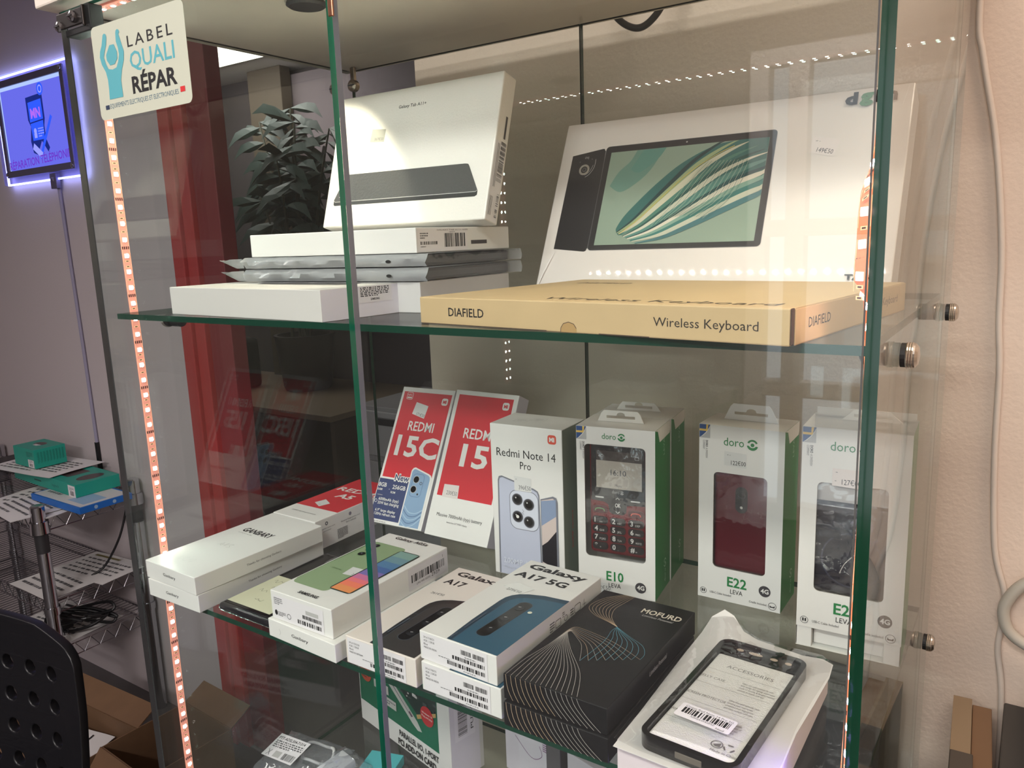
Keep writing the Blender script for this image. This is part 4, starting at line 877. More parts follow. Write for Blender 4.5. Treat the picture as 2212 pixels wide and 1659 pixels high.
for q, lab, price in (((.4278, .0147, .006, -.0098, 0, 0, .0874, .176, .0279), 'white phone box with a blue phone, lower of the identical pair', 0), ((.4247, .0182, .0341, -.0305, 0, 0, .086, .1791, .0274), 'white phone box with a blue phone, upper of the identical pair', 1)):
    m = carton(q); p = side(m, 't'); p.text('Galaxy', 7.8, 160.8, 10.5, INK, 77, bold=.035); p.text('A17 5G', 5.6, 138.4, 11, INK, 67.3, bold=.035)
    pphone(p, M('phone_blue_print', (44, 86, 108), .35), M('phone_blue_rim', (34, 62, 80), .35), M('cam_navy', (26, 44, 58), .25))
    p = side(m, 'r'); p.ring(110, 14, 3, 2.5, INK); p.stroke(rr(92, 11, 101, 18, 1), .6, INK, True); p.stroke(rr(126, 11, 137, 19, 2), .6, INK, True); p.fine(82, 10, 90, 20, 4, INK, 6); p.fine(104, 16, 108, 22, 3, INK, 7); p.fine(118, 9, 124, 19, 4, INK, 8); p.stroke([(144, 10), (144, 19), (141, 14), (147, 14)], .5, INK)
    o = m.build('phone_box'); pose(o, q); tag(o, lab, 'phone box', 'blue phone boxes')
    samsung_front(o, q[6:9], ['SM-A176B/DS', '4GB | 128GB', 'Blue', 'MADE IN INDIA'], 40)
    if price: quad_sticker('price_sticker', o, 't', q[6:9], [(12, 112), (36.5, 104.5), (44, 121), (19, 126)], lambda p: p.text('279€50', 18.7, 107, 4.4, INKG, 35.7, rot=-2), M('price_gloss', (226, 226, 222), .2, coat=.5))
# black patterned boxes: one with lines flowing over top and front
BK = M('black_card', (15, 15, 17), .38); LW = M('line_sand', (196, 170, 142), .5); LB = M('line_blue', (98, 166, 186), .5); LG = M('line_grey', (176, 170, 164), .5)
def wave_lines(m, w, h, top=True):
    N = 15
    if top:
        p = side(m, 't')
        for i in range(N):
            t = i/(N-1)
            # lower fan: front edge to the narrow neck
            p.stroke(smooth_pts([(2.7+67.3*t, .4), (3.5+52*t, 28+3*t), (8+22*t, 56+4*t), (9.6+3.4*t, 77+7*t), (11+5*t, 91-2*t)], 6), .32, LG)
            # left loop rising over to the right
            if i % 2 == 0:
                ex, ey = 88-42*t, 76.4-29*t
                p.stroke(smooth_pts([(9.6+3.4*t, 77+7*t), (11.5+4*t, 95-8*t), (20+6*t, 98-19*t), (.55*20+.45*ex+4, .45*98+.55*ey-6*t+5), (ex, ey)], 7), .26, LG if i % 4 else LW)
            # blue fan to the right
            if i % 2 == 0:
                p.stroke(smooth_pts([(45.7+1.6*t, 116.9-1.5*t), (63-17*t, 107-1*t), (80-32*t, 98-4*t), (87.6-39*t, 86-8*t), (88-42*t, 76.4-29*t)], 7), .26, LB)
            # upper fan
            if i % 2 == 0: p.stroke(smooth_pts([(24.1+11.3*t, 178.8), (10+22*t, 163-2*t), (4.6+25*t, 141+4*t), (16+18*t, 128+2*t), (36+6*t, 121-1*t), (45.7+1.6*t, 116.9-1.5*t)], 6), .26, LW)
    p = side(m, 'f')
    for i in range(N):
        t = i/(N-1); P = smooth_pts([(2.7+67.3*t, h), (3.2+70*t, h*.7), (5+76*t, h*.35), (9+82*t, .4)], 4)
        p.stroke([(min(u, w-1), v) for u, v in P], .35, LW if i < 8 else LG)
q = (.5205, .0095, .006, 0, 0, 0, .0965, .180, .0212); m = carton(q, BK); wave_lines(m, 96, 21.2, False); o = m.build('accessory_box'); pose(o, q); tag(o, 'black box with fine line pattern, lower of the black pair', 'accessory box', 'black patterned boxes')
q = (.5185, .0135, .0274, -.008, 0, 0, .0965, .1799, .0226); m = carton(q, BK); wave_lines(m, 97, 22.6)
p = side(m, 't'); p.text('MOFURD', 52.2, 154, 8.4, M('cream_ink', (206, 196, 180), .4), 91.6, bold=.02); p.text('Limitless Potential', 56.2, 148, 3.2, PALEG, 87, italic=.25)
p = side(m, 'r'); p.text('Limitless Potential', 76.5, 9.6, 4.2, M('pale_card2', (196, 194, 200), .5), 112.6, italic=.2)
o = m.build('accessory_box'); pose(o, q); tag(o, 'black box with waves of fine lines on its top, upper of the black pair', 'accessory box', 'black patterned boxes')
# pinkish white box, pouch with a phone case on it
q = (.6275, .0035, .006, 0, 0, 0, .110, .186, .0285)
o = carton(q, M('blush_card', (226, 212, 216), .45)).build('phone_box'); pose(o, q); tag(o, 'pinkish white box underneath the pouch with the black phone case', 'phone box')
PW = M('pouch_white', (226, 222, 220), .4)
def wavy(outline, z0, amp, mat, name, parent=None, thick=.0005, seed=0):
    cx = sum(p[0] for p in outline)/len(outline); cy = sum(p[1] for p in outline)/len(outline); rings = 6; vs = [(cx, cy, z0)]; n = len(outline)
    for k in range(1, rings+1):
        for i, p in enumerate(outline):
            f = k/rings; e = f**4; vs.append((cx+(p[0]-cx)*f, cy+(p[1]-cy)*f, z0+(p[2] if len(p) > 2 else 0)*e+amp*e*math.sin(i*1.7+seed)))
    fs = [[0, 1+i, 1+(i+1) % n] for i in range(n)] + [[1+k*n+i, 1+k*n+(i+1) % n, 1+(k+1)*n+(i+1) % n, 1+(k+1)*n+i][::-1] for k in range(rings-1) for i in range(n)]
    N = len(vs); m = Mesh(); lo_ = [(x, y, z-thick) for x, y, z in vs]; rim = [[1+(rings-1)*n+i, 1+(rings-1)*n+(i+1) % n, N+1+(rings-1)*n+(i+1) % n, N+1+(rings-1)*n+i] for i in range(n)]
    m.add(vs+lo_, fs+[[N+a for a in f] for f in fs]+rim, mat); return m.build(name, parent, smooth=60)
OUT = [(.629, -.006), (.650, -.0075), (.690, -.0075), (.725, -.0075), (.739, -.0065), (.740, .03), (.7385, .077), (.741, .12), (.744, .160, .002), (.7425, .181, .003), (.733, .1885, .003), (.715, .190), (.694, .192), (.675, .1935, .002), (.662, .196, .006), (.650, .204, .014), (.640, .207, .016), (.631, .198, .012), (.628, .179, .004), (.6265, .14), (.6275, .09), (.628, .04)]
pouch = wavy(OUT, .0355, .0009, PW, 'accessory_pouch'); tag(pouch, 'white and clear plastic pouch holding a black phone case at the front right', 'pouch')
OUT2 = [(x, y, (a[0]*.6 if a else 0)) for x, y, *a in OUT]
film = wavy([(x*.997+.002, y*.985+.0015, -.011+(a[0] if a else 0)) for x, y, *a in OUT2], .0510, .0012, FILM, 'clear_front', pouch, .0002, 2)
m = Mesh(); p = Print(m, (V((.690, .177, .0368)), V((1, 0, 0)), V((0, 1, 0)), V((0, 0, 1))), 0); p.poly([(0, 3), (7, 3), (8, 6), (12, 6), (13, 3), (22, 3), (22, .5), (13, .5), (12, -1), (8, -1), (7, .5), (0, .5)], DARK); m.build('hang_hole', pouch)
cq = (.6445, .0015, .0365, -.055, 0, 0, .0745, .1635, .0115)
def ring_frame(w, d, h, t, r, mat, m):
    a = rr(0, 0, w, d, r, 6); b = rr(t, t, w-t, d-t, max(r-t, .002), 6); n = len(a)
    vs = [(x, y, 0) for x, y in a]+[(x, y, h) for x, y in a]+[(x, y, h) for x, y in b]+[(x, y, 0) for x, y in b]
    m.add(vs, [[j*n+i, j*n+(i+1) % n, ((j+1) % 4)*n+(i+1) % n, ((j+1) % 4)*n+i] for j in range(4) for i in range(n)], mat)
m = Mesh(); CM = M('case_black', (20, 19, 20), .22, coat=.4); ring_frame(cq[6], cq[7], cq[8], .0042, .010, CM, m)
m.box(.003, .1425, .0015, cq[6]-.003, .160, cq[8]-.001, CM, .002)
for u in (.022, .042, .055, .064): pass
o = m.build('phone_case', smooth=40); pose(o, cq); tag(o, 'black rimmed phone case in the clear pouch, foam sheet inside', 'phone case')
for u, w in ((.020, .003), (.0335, .006), (.049, .0032), (.061, .0028)):
    a = Mesh(); pp = Print(a, (V((u, .151, cq[8]-.0008)), V((1, 0, 0)), V((0, 1, 0)), V((0, 0, 1))), .05); pp.circ(0, 0, w*1000, M('case_hole', (196, 178, 160), .4), 2.2); a.build('cutout', o)
m = Mesh(); m.box(.030, -.0006, .003, .050, .0003, .008, M('port_grey', (104, 96, 88), .4), .0005); m.build('port_cutout', o)
m = Mesh(); FO = M('foam_white', (238, 236, 232), .7, bump=.5, bscale=900); m.box(.0048, .0048, .001, cq[6]-.0048, .142, .0085, FO, .002, 2)
p = Print(m, (V((0, 0, .0085)), V((1, 0, 0)), V((0, 1, 0)), V((0, 0, 1))), .05)
FI = M('foam_ink', (120, 116, 114), .6)
p.text('ACCESSORIES', 19, 122, 4.4, FI, 58, rot=-1); p.text('JELLY CASE', 5.5, 100, 3.2, FI, 26); p.text('SCREEN PROTECTOR', 5.5, 72, 3.2, FI, 38); p.text('WATERPROOF BAG', 5.5, 44, 3.2, FI, 34)
for v in (114, 91, 63, 35): p.rect(5, v, 66, v+.25, FI)
for i, t_ in enumerate((('Ultra slim and cushion fit with', 'fade design for variety experience', 'made of durable & flexible material', 'smooth to touch, soft feel'), ('Ultra thin and optically clear', 'blocking your view across', 'protected from fingerprints', 'and clean surfaces with ease'), ('Packing is made of durable', 'suitable for a variation of', 'vacation which allows you', 'to sea and water sports'))):
    for j, s_ in enumerate(t_): p.text(s_, 39, 105-i*28-j*3.6, 2.1, FI, 39+len(s_)*.80)
p.ring(52, 22, 4.4, 3.7, FI); p.poly([(49.5, 21), (54.5, 24.5), (54.8, 20), (51.5, 19.4)], FI)
for a in (90, 210, 330): c, s_ = math.cos(math.radians(a)), math.sin(math.radians(a)); p.stroke([(61+3.4*c-2*s_, 22+3.4*s_+2*c), (61+3.4*c+2*s_, 22+3.4*s_-2*c)], 1.2, FI)
p.text('Made in China', 50, 13, 2.6, FI, 70)
o = m.build('foam_sheet'); pose(o, cq); tag(o, 'white printed foam sheet lying inside the black phone case', 'foam sheet')
m = Mesh(); p = Print(m, (V((.6605, .0305, .0517)), V((.981, -.10, 0)).normalized(), V((.10, .981, 0)).normalized(), V((0, 0, 1))), 0); p.poly(rr(0, 0, 43.5, 18, 2), LABEL); p.text('Coque Red Note 14 Pro 5G', 3.5, 14, 2.2, INK, 41); p.bars(3.5, 5.8, 40.5, 13.2, seed=31, dens=1.3); p.text('X002AWK0MZ', 12, 3.2, 1.9, INK, 31); p.text('Neuf', 33, .9, 1.9, INK, 39.5)
s = m.build('barcode_label', pouch)

# ------------------------------------------------------------------ lower shelf, back row
def leaning_box(q, label, front, rightmat):
    m = carton(q); front(side(m, 'f')); p = side(m, 'r'); p.rect(.4, .4, q[7]*1000-.4, q[8]*1000-.4, rightmat); o = m.build('phone_box'); pose(o, q); return tag(o, label, 'phone box')
VIO = M('violet_lit_side', (214, 210, 222), .45)  # white box sides, violet strip light put into the colour
def f15c(p):
    k = 93.4/92.6; kv = 201/192.8
    p.rect(4.4, 62.8*kv, 89.6, 186*kv, RED); p.text('REDMI', 27, 131*kv, 13.4, WHITE, 72, bold=.012); p.text('15C', 14, 95*kv, 28.5, WHITE, 88, bold=.025)
    p.poly(rr(10.5, 182, 21.7, 193, 2.4), WHITE); p.poly(rr(11.1, 182.6, 21.1, 192.4, 2), RED); p.text('NFC', 12.2, 187.6, 2.6, WHITE, 20); p.rect(12, 183.8, 20.2, 186, WHITE)
    p.poly(rr(74.6, 177.5, 85, 188, 3), WHITE); p.text('MI', 76.8, 180.4, 4.4, RED, 82.8, bold=.05)
    NV = M('navy_panel', (52, 62, 104), .4); p.rect(1.5, 5, 56, 62.8, NV)
    p.poly([(53.2, 2), (53.2, 79.5), (55.5, 83.5), (59, 84.8), (84, 78), (88, 76), (90.5, 71.5), (91, 2)], WHITE)
    PB = M('phone_sky', (132, 160, 190), .35); PBD = M('phone_sky_dark', (92, 118, 152), .35); p.poly([(55, 2), (55, 78), (57, 81.6), (60, 82.4), (83.5, 76), (86.4, 74), (87.6, 70.5), (88, 2)], PB)
    for i in range(5): p.stroke(smooth_pts([(56, 30-i*5.5), (66, 22-i*5), (78, 22-i*4), (87.5, 28-i*3)], 5), 1.2, PBD if i % 2 else M('phone_sky_pale', (164, 188, 210), .35))
    p.stroke(rr(59, 44, 78, 76, 5), .6, PBD, True); p.ring(65.2, 68, 5.4, 4.6, PALEG); p.circ(65.2, 68, 4.6, GLOSSK); p.ring(64.2, 54, 5.4, 4.6, PALEG); p.circ(64.2, 54, 4.6, GLOSSK); p.ring(74.5, 63.5, 2.2, 1.5, DARK); p.circ(73, 48, 1.4, DARK)
    for s_, u0, v0, c_, u1 in (('8GB', 2.6, 51, 5.6, 17), ('RAM', 3, 45.4, 3, 11), ('256GB', 28, 50, 5.6, 51), ('ROM', 27, 43.4, 3, 35), ('6000mAh (typ)', 9, 31.6, 4, 45), ('33W fast charging', 9, 26, 4, 47), ('6.9" large display', 8, 16, 3.6, 44), ('120Hz refresh rate', 8, 10.8, 3.6, 46)): p.text(s_, u0, v0, c_, WHITE, u1, bold=.015)
    p.ring(5, 30, 2.4, 1.8, WHITE); p.fine(5, 38, 20, 40, 1, PALEG); p.circ(23.5, 48.5, .5, WHITE)
    p.text('New', 27.4, 62, 9.4, WHITE, 54.6, bold=.09); p.text('New', 28.4, 62.6, 8.4, NV, 53.4, bold=.02); p.fine(6, 1, 50, 3.4, 1, PALEG)
q15 = (.1005, .2838, .0062, .05, -.5078, 0, .0935, .025, .201)
def leanfix(q):
    # rest the tilted box on its rear bottom edge
    return (q[0], q[1], q[2]+q[7]*math.sin(-q[4]), *q[3:])
o = leaning_box(leanfix(q15), 'red and white phone box leaning back, blue phone pictured at its foot', f15c, VIO)
quad_sticker('price_sticker', o, 'f', q15[6:9], [(28, 161), (51, 155.5), (53.5, 174.5), (31, 179)], lambda p: p.text('171€50', 35.5, 159.6, 4.4, INKG, 50.5, rot=-10))
def f15(p):
    p.rect(6.6, 54.2, 97.6, 195.3, RED); p.text('REDMI', 28.4, 136, 13.4, WHITE, 78, bold=.012); p.text('15', 32, 98, 29, WHITE, 77, bold=.025); p.poly(rr(82, 179.5, 92.6, 190, 3), WHITE); p.text('MI', 84.2, 182.6, 4.2, RED, 90.4, bold=.05)
    p.text('Massive 7000mAh (typ) battery', 13.9, 27.2, 4.4, INK, 89.3); p.text('Immersive 6.9" FHD+ display', 33, 20, 2.2, INKG, 67)
q14 = (.2003, .2875, .0062, -.0057, -.4429, 0, .1045, .025, .2017)
o = leaning_box(leanfix(q14), 'red topped white phone box leaning back, right of the one with the blue phone', f15, VIO)
quad_sticker('price_sticker', o, 'f', q14[6:9], [(15.7, 53), (42.4, 53), (40.6, 71.2), (15.7, 70.1)], lambda p: p.text('230€50', 22, 57, 5.2, INKG, 40), M('price_paper_warm', (216, 208, 204), .5))
# tall phone box with the silver phone
q = (.3411, .254, .006, .0554, 0, 0, .0946, .0587, .1861)
m = carton(q, WHITE, .001); p = side(m, 'f'); p.poly(rr(76.6, 168.5, 87.4, 179.2, 3), M('orange_red', (212, 84, 66), .4)); p.text('MI', 78.6, 171.5, 4.6, WHITE, 85.2, bold=.05)
p.text('Redmi Note 14', 8.2, 147.9, 9.6, INK, 86.2); p.text('Pro', 39.5, 134.6, 8.8, INK, 54)
SL = M('phone_silver', (188, 192, 210), .35); SLE = M('phone_silver_edge', (120, 122, 132), .3); SLP = M('phone_silver_pale', (208, 212, 224), .35)
p.poly([(6.4, 1), (8.4, 118), (10, 122.5), (14, 123.8), (57, 113), (62, 110.6), (64, 106), (65.4, 1)], SLE); p.poly([(8.6, 1), (10.2, 117), (11.4, 120.6), (15, 121.8), (56.6, 111), (60.8, 109), (62.4, 105), (63.8, 1)], SL)
p.poly(rr(23.6, 60.4, 62.6, 108.6, 10), SLE); p.poly(rr(24.4, 61.2, 61.8, 107.8, 9.4), SLP)
for u, v in ((34.4, 97.2), (49.6, 92.8), (34.4, 76.2), (49.6, 71.6)): p.ring(u, v, 7.3, 6.5, SLE); p.circ(u, v, 6.5, DARK); p.circ(u, v, 4.6, GLOSSK); p.circ(u-2, v+2, 1, PALEG)
p.circ(34.4, 76.2, 2.0, M('flash_white', (230, 228, 220), .4)); p.stroke([(41, 86), (43, 84), (41, 82), (43, 80)], .5, SLE)
p.poly([(65.6, 1), (65.6, 102), (82, 107.6), (86, 106), (87.6, 101), (87.6, 1)], SLE); p.poly([(66.4, 1), (66.4, 100.6), (81.6, 105), (84.2, 103.4), (85.4, 99.6), (85.4, 1)], M('wall_sand', (206, 190, 184), .35))
p.poly([(66.4, 46), (74, 52), (85.4, 66), (85.4, 10), (78, 22), (66.4, 26)], M('wall_black', (30, 28, 34), .35)); p.poly([(66.4, 70), (85.4, 84), (85.4, 104), (66.4, 100)], M('wall_blue', (134, 150, 178), .35)); p.poly([(66.4, 25), (74, 20), (85.4, 4), (85.4, 1), (66.4, 1)], M('wall_pink', (206, 164, 178), .35))
p.text('200MP AI', 13.3, 16, 6.2, SLP, 50, bold=.02); p.text('Massive camera', 13.3, 9.5, 3, SLP, 45)
p = side(m, 't'); p.stroke(rr(21, 18, 38, 33, 1), .4, PALEG, True); p.stroke(rr(40, 26, 56, 42, 3), .4, PALEG, True); p.fine(24, 22, 35, 29, 3, PALEG, 3); p.fine(43, 29, 53, 38, 3, PALEG, 5)
p = side(m, 'r'); p.rect(.6, .6, 58, 185.5, M('grey_green_card', (128, 140, 128), .45)); p.text('200MP camera', 24, 40, 4, RED, 70, rot=90)
o = m.build('phone_box'); pose(o, q); tag(o, 'tall white phone box standing left of the green sided boxes, silver phone pictured', 'phone box')
quad_sticker('price_sticker', o, 'f', q[6:9], [(31, 108), (53.8, 108.2), (53.8, 124.8), (31, 125.6)], lambda p: (p.text('396€50', 37, 110, 5, INKG, 53), p.rect(33, 121.6, 34.6, 122.1, INKG)))

# window cartons
def window_carton(q, win, label, draw, tabq, flapcut=0, open_top=False):
    w, d, h = q[6:9]; m = Mesh(); m.dims = (w, d, h); hole = rr(win[0], win[1], win[2], win[3], 5.0, 5); hole = [(a*.001, b*.001) for a, b in hole]; n = len(hole); vb = flapcut*.001
    per = n//4; corners_ = [(w, vb), (w, h), (0, h), (0, vb)]
    outer = [corners_[i//per] for i in range(n)]
    vs = [(a, 0, b) for a, b in hole]+[(a, 0, b) for a, b in outer]; fs = []
    for i in range(n):
        j = (i+1) % n
        fs.append([i, j, n+j, n+i] if outer[i] != outer[j] else [i, j, n+i])
    m.add(vs, fs, WHITE)
    rim = [(a, .0012, b) for a, b in hole]; m.add([(a, 0, b) for a, b in hole]+rim, [[i, (i+1) % n, n+(i+1) % n, n+i] for i in range(n)], WHITE)
    m.add([(0, 0, 0), (0, d, 0), (0, d, h), (0, 0, h)], [[0, 1, 2, 3]], WHITE); m.add([(w, 0, vb if 0 else 0), (w, d, 0), (w, d, h), (w, 0, h)], [[0, 1, 2, 3]], GREEN)
    m.add([(0, d, 0), (w, d, 0), (w, d, h), (0, d, h)], [[0, 1, 2, 3]], WHITE); m.add([(0, 0, 0), (w, 0, 0), (w, d, 0), (0, d, 0)], [[0, 1, 2, 3]], WHITE)
    if not open_top: m.add([(0, 0, h), (w, 0, h), (w, d, h), (0, d, h)], [[0, 1, 2, 3]], WHITE)
    p = side(m, 'f'); W1, H1 = w*1000, h*1000
    # flag corner, page curl, side print
    p.poly([(.3, H1-.3), (12, H1-.3), (10.4, H1-4), (7, H1-9), (3, H1-13), (.3, H1-15)], M('flag_blue', (30, 72, 128), .4)); p.poly([(.3, H1-5.4), (9.6, H1-5.4), (8.4, H1-7.6), (.3, H1-7.6)], M('flag_yellow', (222, 184, 84), .4)); p.poly([(7.6, H1-.3), (10, H1-.3), (9, H1-6), (7.6, H1-8)], MATS['flag_yellow'])
    p.poly([(12, H1-.3), (12, H1-15), (.3, H1-15), (4, H1-13), (8, H1-9), (11, H1-4)], M('curl_grey', (176, 176, 176), .5))
    p.text('DORO', 7.4, H1-17.5, 2.2, INK, 7.4+7.4, rot=-90, bold=.03); p.text('A SWEDISH', 7.4, H1-26, 2.2, INKG, 7.4+11, rot=-90); p.text('COMPANY', 4.2, H1-17.5, 2.2, INKG, 4.2+10, rot=-90)
    draw(p, W1, H1)
    p = side(m, 'r'); dd = d*1000; p.poly([(.3, H1-.2), (dd-.2, H1-.2), (dd-.5, H1-11), (dd-3, H1-14.5), (17, H1-16), (13.6, H1-9.5), (10, H1-2.5)], WHITE) if not open_top else None
    p.text('LEVA', 36.2, H1-34, 4.6, M('pale_green', (168, 200, 176), .5), 36.2+19, rot=90, spacing=1.1); p.ring(38, 31, 5.2, 3.8, MATS['pale_green'], 20, 160); p.ring(38, 31, 5.2, 3.8, MATS['pale_green'], 200, 340); p.circ(38, 31, 1.7, MATS['pale_green']); p.text('doro', 40, 8, 5, MATS['pale_green'], 56, rot=90)
    o = m.build('phone_carton'); pose(o, q); tag(o, label, 'phone box', 'window boxes with green sides')
    a = Mesh(); a.box(win[0]*.001-.002, .0014, win[1]*.001-.002, win[2]*.001+.002, .0016, win[3]*.001+.002, FILM); a.build('window_film', o)
    # hang tab: trapezoid card with a euro slot, folded up from the lid
    if tabq:
        x0, x1, y, hh, slope = tabq; a = Mesh(); T = .0006
        Z = h+.0003; pts = [(x0, 0), (x1, 0), (x1-slope*1.2, hh-.003), (x1-slope*1.2-.003, hh), (x0+slope+.003, hh), (x0+slope, hh-.003)]
        sl = [((x0+x1)/2+u*.001*(x1-x0)*1000/52, hh*.42+v*.001) for u, v in ((-16, -1.4), (16, -1.4), (16, 1.6), (5, 1.6), (4, 4.2), (1.5, 5.4), (-1.5, 5.4), (-4, 4.2), (-5, 1.6), (-16, 1.6))]
        cv = bpy.data.curves.new('t', 'CURVE'); cv.dimensions = '2D'; cv.fill_mode = 'BOTH'; cv.extrude = T
        for P in (pts, sl):
            s = cv.splines.new('POLY'); s.points.add(len(P)-1); s.use_cyclic_u = True
            for b, (u, v) in zip(s.points, P): b.co = (u, v, 0, 1)
        co = bpy.data.objects.new('t', cv); me = co.to_mesh(); a.add([(v.co.x, y+.10*v.co.y+v.co.z, Z+v.co.y) for v in me.vertices], [list(f.vertices) for f in me.polygons], WHITE); co.to_mesh_clear(); bpy.data.objects.remove(co)
        a.build('hang_tab', o)
    return o
def doro_face(model, sub, u, v0, logo, g4, extra):
    def d(p, W1, H1):
        lu0, lu1, lv, eu, ev = logo; p.text('doro', lu0, lv, (lu1-lu0)*.40, GREENINK, lu1); r = (lu1-lu0)*.27
        p.ring(eu, ev, r, r*.66, GREENINK, 25, 155); p.circ(eu, ev, r*.34, GREENINK); p.poly([(eu+r*math.cos(math.radians(a)), ev+r*math.sin(math.radians(a))) for a in range(188, 353, 8)] + [(eu+r*.62*math.cos(math.radians(a)), ev+r*.5*math.sin(math.radians(a))) for a in range(340, 199, -10)], GREENINK)
        p.text(model, u[0], v0, 10.6, GREENINK, u[1], bold=.02); p.text(sub, u[2], v0-8, 5.0, INK, u[3])
        p.circ(g4[0], g4[1], 6.2, M('badge_dark', (58, 56, 60), .5)); p.text('4G', g4[0]-4.1, g4[1]-2.3, 4.8, WHITE, g4[0]+4.3, bold=.03)
        for e in extra: e(p)
    return d
def usb(u, v): return lambda p: (p.ring(u, v, 3.7, 3.2, INKG), p.rect(u-1.8, v-1.4, u-.4, v+1.8, INK), p.rect(u+.4, v-1.4, u+1.8, v+1.8, INK), p.text('USB-C Cable Included', u+7.2, v-1.2, 2.4, INKG, u+31))
def cradle(u, v): return lambda p: (p.ring(u, v, 4.3, 3.8, INKG), p.poly([(u-2.6, v+1), (u-1.4, v-.4), (u+1.4, v-.4), (u+2.6, v+1), (u+2.6, v-1.6), (u-2.6, v-1.6)], INK), p.text('Cradle Included', u-24.5, v-1.2, 2.4, INKG, u-6))
# boxed keypad phone, front copy and the copy behind it
e10 = doro_face('E10', 'LEVA', (33.4, 53.4, 36, 50.2), 16.2, (30.1, 46.2, 179.6, 52.4, 182.6), (73.1, 13.2), [cradle(80, 3.8)] if 0 else [])
q10 = (.4509, .2645, .006, .1262, 0, 0, .0896, .0592, .1924)
o = window_carton(q10, (9.2, 42, 79, 172.5), 'window box with a red keypad phone, front one of two behind each other', e10, (.0155, .069, .028, .0125, .004))
quad_sticker('price_sticker', o, 'f', q10[6:9], [(18, .8), (40, .8), (40, 12), (18, 12)], lambda p: p.text('82€50', 22, 4, 4.6, INKG, 38))
o = window_carton((.4443, .3246, .006, .1262, 0, 0, .0896, .058, .1924), (9.2, 42, 79, 172.5), 'window box with green side, the one standing behind the red keypad phone box', e10, (.0155, .069, .030, .0095, .004))
def inside(q, y): return Matrix.Translation((q[0], q[1], q[2])) @ Matrix.Rotation(q[3], 4, 'Z') @ Matrix.Translation((0, y, 0))
RP = M('phone_red', (118, 26, 36), .3, coat=.4)
m = Mesh(); m.box(.0125, 0, .0445, .0790, .012, .178, RP, .005, 3); m.dims = (.08, .012, .18); p = side(m, 'f')
BP = M('panel_black', (28, 26, 26), .2, coat=.5)
p.poly([(15, 107.5), (15.6, 175), (18, 176.6), (74, 176.6), (76.6, 174), (77.2, 106), (62, 105.2), (56.5, 104), (55.5, 96), (52, 93), (39.5, 93), (36, 96), (35, 104), (30, 106.4)], BP)
SCR = M('lcd_grey', (196, 188, 176), .25, coat=.5); p.rect(21.4, 122.6, 73.6, 165, M('lcd_dark', (70, 62, 58), .25, coat=.5)); p.rect(21.4, 122.6, 73.6, 154, SCR); p.text('16:10', 38, 138, 6, INKG, 56, bold=.02); p.text('Menu', 43, 125, 3, INKG, 51); p.text('4G', 24, 157.5, 3, PALEG); p.stroke(rr(66, 157.6, 70.4, 160.8, .5), .5, PALEG, True); p.circ(28, 168.6, 5.4, GLOSSK, 1.6)
p.text('doro', 39.6, 117.2, 3.6, PALEG, 48); p.ring(51, 118.6, 2.1, 1.4, PALEG, 25, 155); p.ring(51, 118.6, 2.1, 1.2, PALEG, 195, 345); p.circ(51, 118.6, .8, PALEG)
p.poly(rr(20, 110.6, 30, 112.3, .8), WHITE); p.poly(rr(61, 109.6, 71.6, 111.3, .8), WHITE); p.text('OK', 43, 101.6, 4.4, WHITE, 49.4, bold=.03)
p.stroke([(43.8, 110.6), (46, 112.6), (48.2, 110.6)], .8, WHITE); p.stroke([(43.8, 96.8), (46, 94.8), (48.2, 96.8)], .8, WHITE)
ph = m.build('mobile_phone', smooth=40); ph.matrix_world = inside(q10, .0045); tag(ph, 'red keypad phone with a small screen inside the front window box', 'mobile phone')
KY = M('key_dark', (42, 38, 40), .35, coat=.3)
def key(u, v, w, h, draw, name='key', mat=None):
    m = Mesh(); pts = [(a*.001, b*.001) for a, b in rr(u-w/2, v-h/2, u+w/2, v+h/2, min(w, h)*.42, 4)]; m.prism(pts, (V((0, 0, 0)), V((1, 0, 0)), V((0, 0, 1)), V((0, -1, 0))), .0012, mat or KY)
    p = Print(m, (V((0, -.0012, 0)), V((1, 0, 0)), V((0, 0, 1)), V((0, -1, 0))), .05); draw(p); return m.build(name, ph)
rows = [('1', 'oo'), ('2', 'ABC'), ('3', 'DEF'), ('4', 'GHI'), ('5', 'JKL'), ('6', 'MNO'), ('7', 'PQRS'), ('8', 'TUV'), ('9', 'WXYZ'), ('*', '+'), ('0', '_'), ('#', 'o')]
for i, (a, b) in enumerate(rows):
    u = (25.3, 46, 67)[i % 3]; v = 84.8-10.1*(i//3)
    def dk(p, a=a, b=b, u=u, v=v): p.text(a, u-6.4, v-2.6, 5.4, WHITE, bold=.02); p.text(b, u-.6, v-2.6, 2.2, WHITE, u-.6+1.75*len(b))
    key(u, v, 18, 8.6, dk)
key(25.4, 97.4, 18, 8.4, lambda p: p.stroke(smooth_pts([(20, 95.6), (21, 98), (25.4, 98.8), (29.8, 98), (30.8, 95.6)], 4), 1.1, M('call_green', (112, 170, 110), .4)), 'call_key', M('key_red_dark', (84, 28, 34), .35))
key(67, 95.8, 18, 8.4, lambda p: p.stroke(smooth_pts([(61.6, 94), (62.6, 96.4), (67, 97.2), (71.4, 96.4), (72.4, 94)], 4), 1.1, M('call_red', (226, 96, 84), .4)), 'end_call_key', MATS['key_red_dark'])
